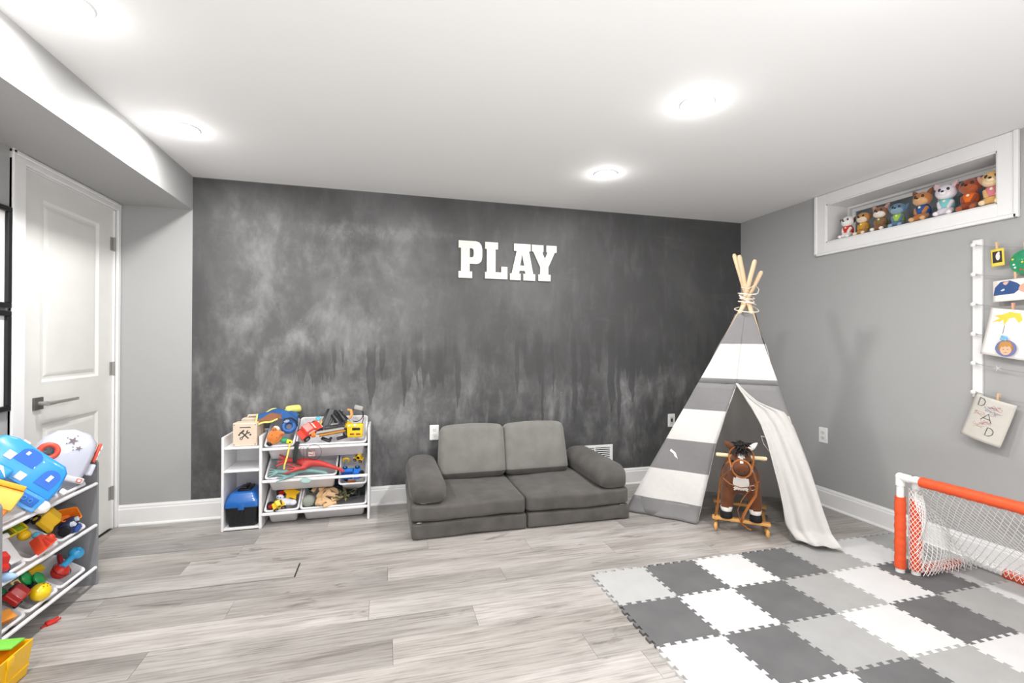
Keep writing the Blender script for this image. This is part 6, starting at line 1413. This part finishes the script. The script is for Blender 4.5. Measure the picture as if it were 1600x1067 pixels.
# ================================================================ HOCKEY GOAL
PVC = pm('#efeeec', 0.3, coat=0.3); OR = pm('#df5427', 0.6, var=0.05, vs=30, bump=0.1, bs=60)
hg = thing('hockey_goal', 'childs hockey goal of white tubes with orange sleeves and a white net', 'hockey goal', (2.80, 1.35, 0.0105))
GO = V((2.80, 1.35, 0.0105))
def gp_(x, y, z): return V((x, y, z))-GO
def wavy(p0, p1, r, n=30, amp=0.0012):
    p0 = V(p0); p1 = V(p1); return [p0+(p1-p0)*i/n for i in range(n+1)], [r+amp*math.sin(i*1.9)+amp*0.6*math.sin(i*0.8) for i in range(n+1)]
YE = 0.95; HT = 0.510; R0 = 0.0165
def gframe(xf, y0, y1, ht, k):
    part('post', MB().cyl(gp_(xf, y0, 0.0315), gp_(xf, y0, ht), R0, seg=18), PVC, hg); part('post', MB().cyl(gp_(xf, y1, 0.0315), gp_(xf, y1, ht), R0, seg=18), PVC, hg)
    part('top_bar', MB().cyl(gp_(xf, y0, ht), gp_(xf, y1, ht), R0, seg=18), PVC, hg)
    for y, s in ((y0, -1), (y1, 1)):
        part('elbow', MB().ball(gp_(xf, y, ht), 0.0215, seg=16, rings=12).cyl(gp_(xf, y, ht), gp_(xf, y, ht-0.045), 0.0205, seg=18).cyl(gp_(xf, y, ht), gp_(xf, y+s*0.045, ht), 0.0205, seg=18), PVC, hg, 50)
        part('foot', MB().cyl(gp_(xf, y, 0.0125), gp_(xf, y, 0.036), 0.0205, seg=18), PVC, hg)
        a, b = wavy(gp_(xf, y, 0.034), gp_(xf, y, ht-0.105), 0.0245); part('post_sleeve', MB().tube(a, b, seg=18), OR, hg, 60, 'orange padded sleeve')
    a, b = wavy(gp_(xf, y0-0.10, ht), gp_(xf, y1+0.10, ht), 0.0255, 60); part('bar_sleeve', MB().tube(a, b, seg=18), OR, hg, 60, 'orange padded sleeve')
gframe(2.615, 1.842, YE, HT, 0)
gframe(2.665, 1.800, YE+0.04, HT-0.012, 1)
XB = 3.075
for y in (1.800, YE+0.04):
    part('base_tube', MB().cyl(gp_(2.665, y, 0.032), gp_(XB, y+0.012, 0.032), R0, seg=16), PVC, hg)
    a, b = wavy(gp_(2.71, y, 0.032), gp_(XB-0.09, y+0.010, 0.032), 0.0225); part('base_sleeve', MB().tube(a, b, seg=16), OR, hg, 60, 'orange padded sleeve')
part('base_tube', MB().cyl(gp_(XB, 1.812, 0.032), gp_(XB, YE+0.052, 0.032), R0, seg=16), PVC, hg)
for (ya, yb2) in ((1.66, 1.45), (1.35, 1.12)):
    a, b = wavy(gp_(XB, ya, 0.032), gp_(XB, yb2, 0.032), 0.0225); part('base_sleeve', MB().tube(a, b, seg=16), OR, hg, 60, 'orange padded sleeve')
NETM = pm('#f3f3f1', 0.7)
def net(fn, nu, nv, r=0.0016):
    mb = MB()
    def seg(a, b):
        a = V(a); b = V(b); d = (b-a)
        if d.length < 1e-6: return
        t = d.normalized(); s = t.cross(V((0.3, 0.5, 0.81))).normalized()*r; q = t.cross(s).normalized()*r
        A = [a+s, a+q, a-s, a-q]; B_ = [b+s, b+q, b-s, b-q]; va = [mb.bm.verts.new(p) for p in A]; vb = [mb.bm.verts.new(p) for p in B_]
        for i in range(4): mb.bm.faces.new((va[i], va[(i+1) % 4], vb[(i+1) % 4], vb[i]))
    for j in range(nv):
        for i in range(nu+1):
            # hexagonal mesh cells: knots alternate sideways on every row
            sft = 0.5 if j % 2 else 0.0; s2 = 0.5 if (j+1) % 2 else 0.0
            u0 = (i+sft)/(nu+0.5); 
            for du in ((0.5, -0.5) if j % 2 == 0 else (0.5, -0.5)):
                u1 = (i+sft+du)/(nu+0.5)
                if -1e-6 <= u1 <= 1+1e-6: seg(fn(u0, j/nv), fn(u1, (j+1)/nv))
    return mb
def back_fn(u, v):      # v 0 top bar .. 1 back base tube; u along -y
    y = 1.815-0.855*u; t = v
    x = 2.655+(XB-2.655)*t**1.15+0.02*math.sin(PI*t); z = 0.478*(1-t)**1.05+0.030*t
    edge = math.exp(-((u/0.10)**2)); x += 0.03*edge*math.sin(PI*t)*math.sin(t*8); z += 0.045*math.sin(PI*t)*math.sin(u*7+0.6)*0.6-0.03*math.sin(PI*t)
    y += 0.012*math.sin(t*9)*edge
    return gp_(x, y, z)
o = part('net', net(back_fn, 30, 26), NETM, hg, 0); o['kind'] = 'stuff'
def side_fn(yk):
    def fn(u, v):
        x1 = 2.655+(XB-2.655)*(v**1.15); return gp_(2.640+(x1-2.640)*u, yk+0.014*math.sin(u*7+v*11)-0.012*v, 0.455*(1-v)+0.030*v+(-0.02*math.sin(PI*u)))
    return fn
o = part('net', net(side_fn(1.775), 12, 24), NETM, hg, 0); o['kind'] = 'stuff'
o = part('net', net(side_fn(YE+0.035), 12, 24), NETM, hg, 0); o['kind'] = 'stuff'
def wrap_fn(u, v):
    a = 2*PI*u; return gp_(2.665+0.029*math.cos(a), 1.800+0.029*math.sin(a), 0.42*(1-v)+0.035)
o = part('net', net(wrap_fn, 9, 30, 0.0014), NETM, hg, 0); o['kind'] = 'stuff'
def floor_fn(u, v): return gp_(2.70+(XB-2.70)*u, 1.815-0.85*v, 0.058+0.018*math.sin(u*9)*math.sin(v*17)-0.012*u)
def lip_fn(u, v):
    a = -0.3+3.6*v; return gp_(XB-0.030*math.cos(a), 1.81-0.855*u, 0.034+0.030*math.sin(a))
o = part('net', net(lip_fn, 40, 5, 0.0015), NETM, hg, 0); o['kind'] = 'stuff'
def blip_fn(u, v):
    a = -0.3+3.6*v; return gp_(2.70+(XB-2.70)*u, 1.80-0.030*math.cos(a), 0.034+0.028*math.sin(a))
o = part('net', net(blip_fn, 18, 5, 0.0015), NETM, hg, 0); o['kind'] = 'stuff'
part('tie_cord', MB().tube([gp_(*p) for p in ((2.66, 1.775, 0.46), (2.70, 1.76, 0.475), (2.68, 1.74, 0.448), (2.72, 1.73, 0.44), (2.69, 1.72, 0.49))], 0.003, seg=6), NETM, hg, 60)
bpy.context.view_layer.update()
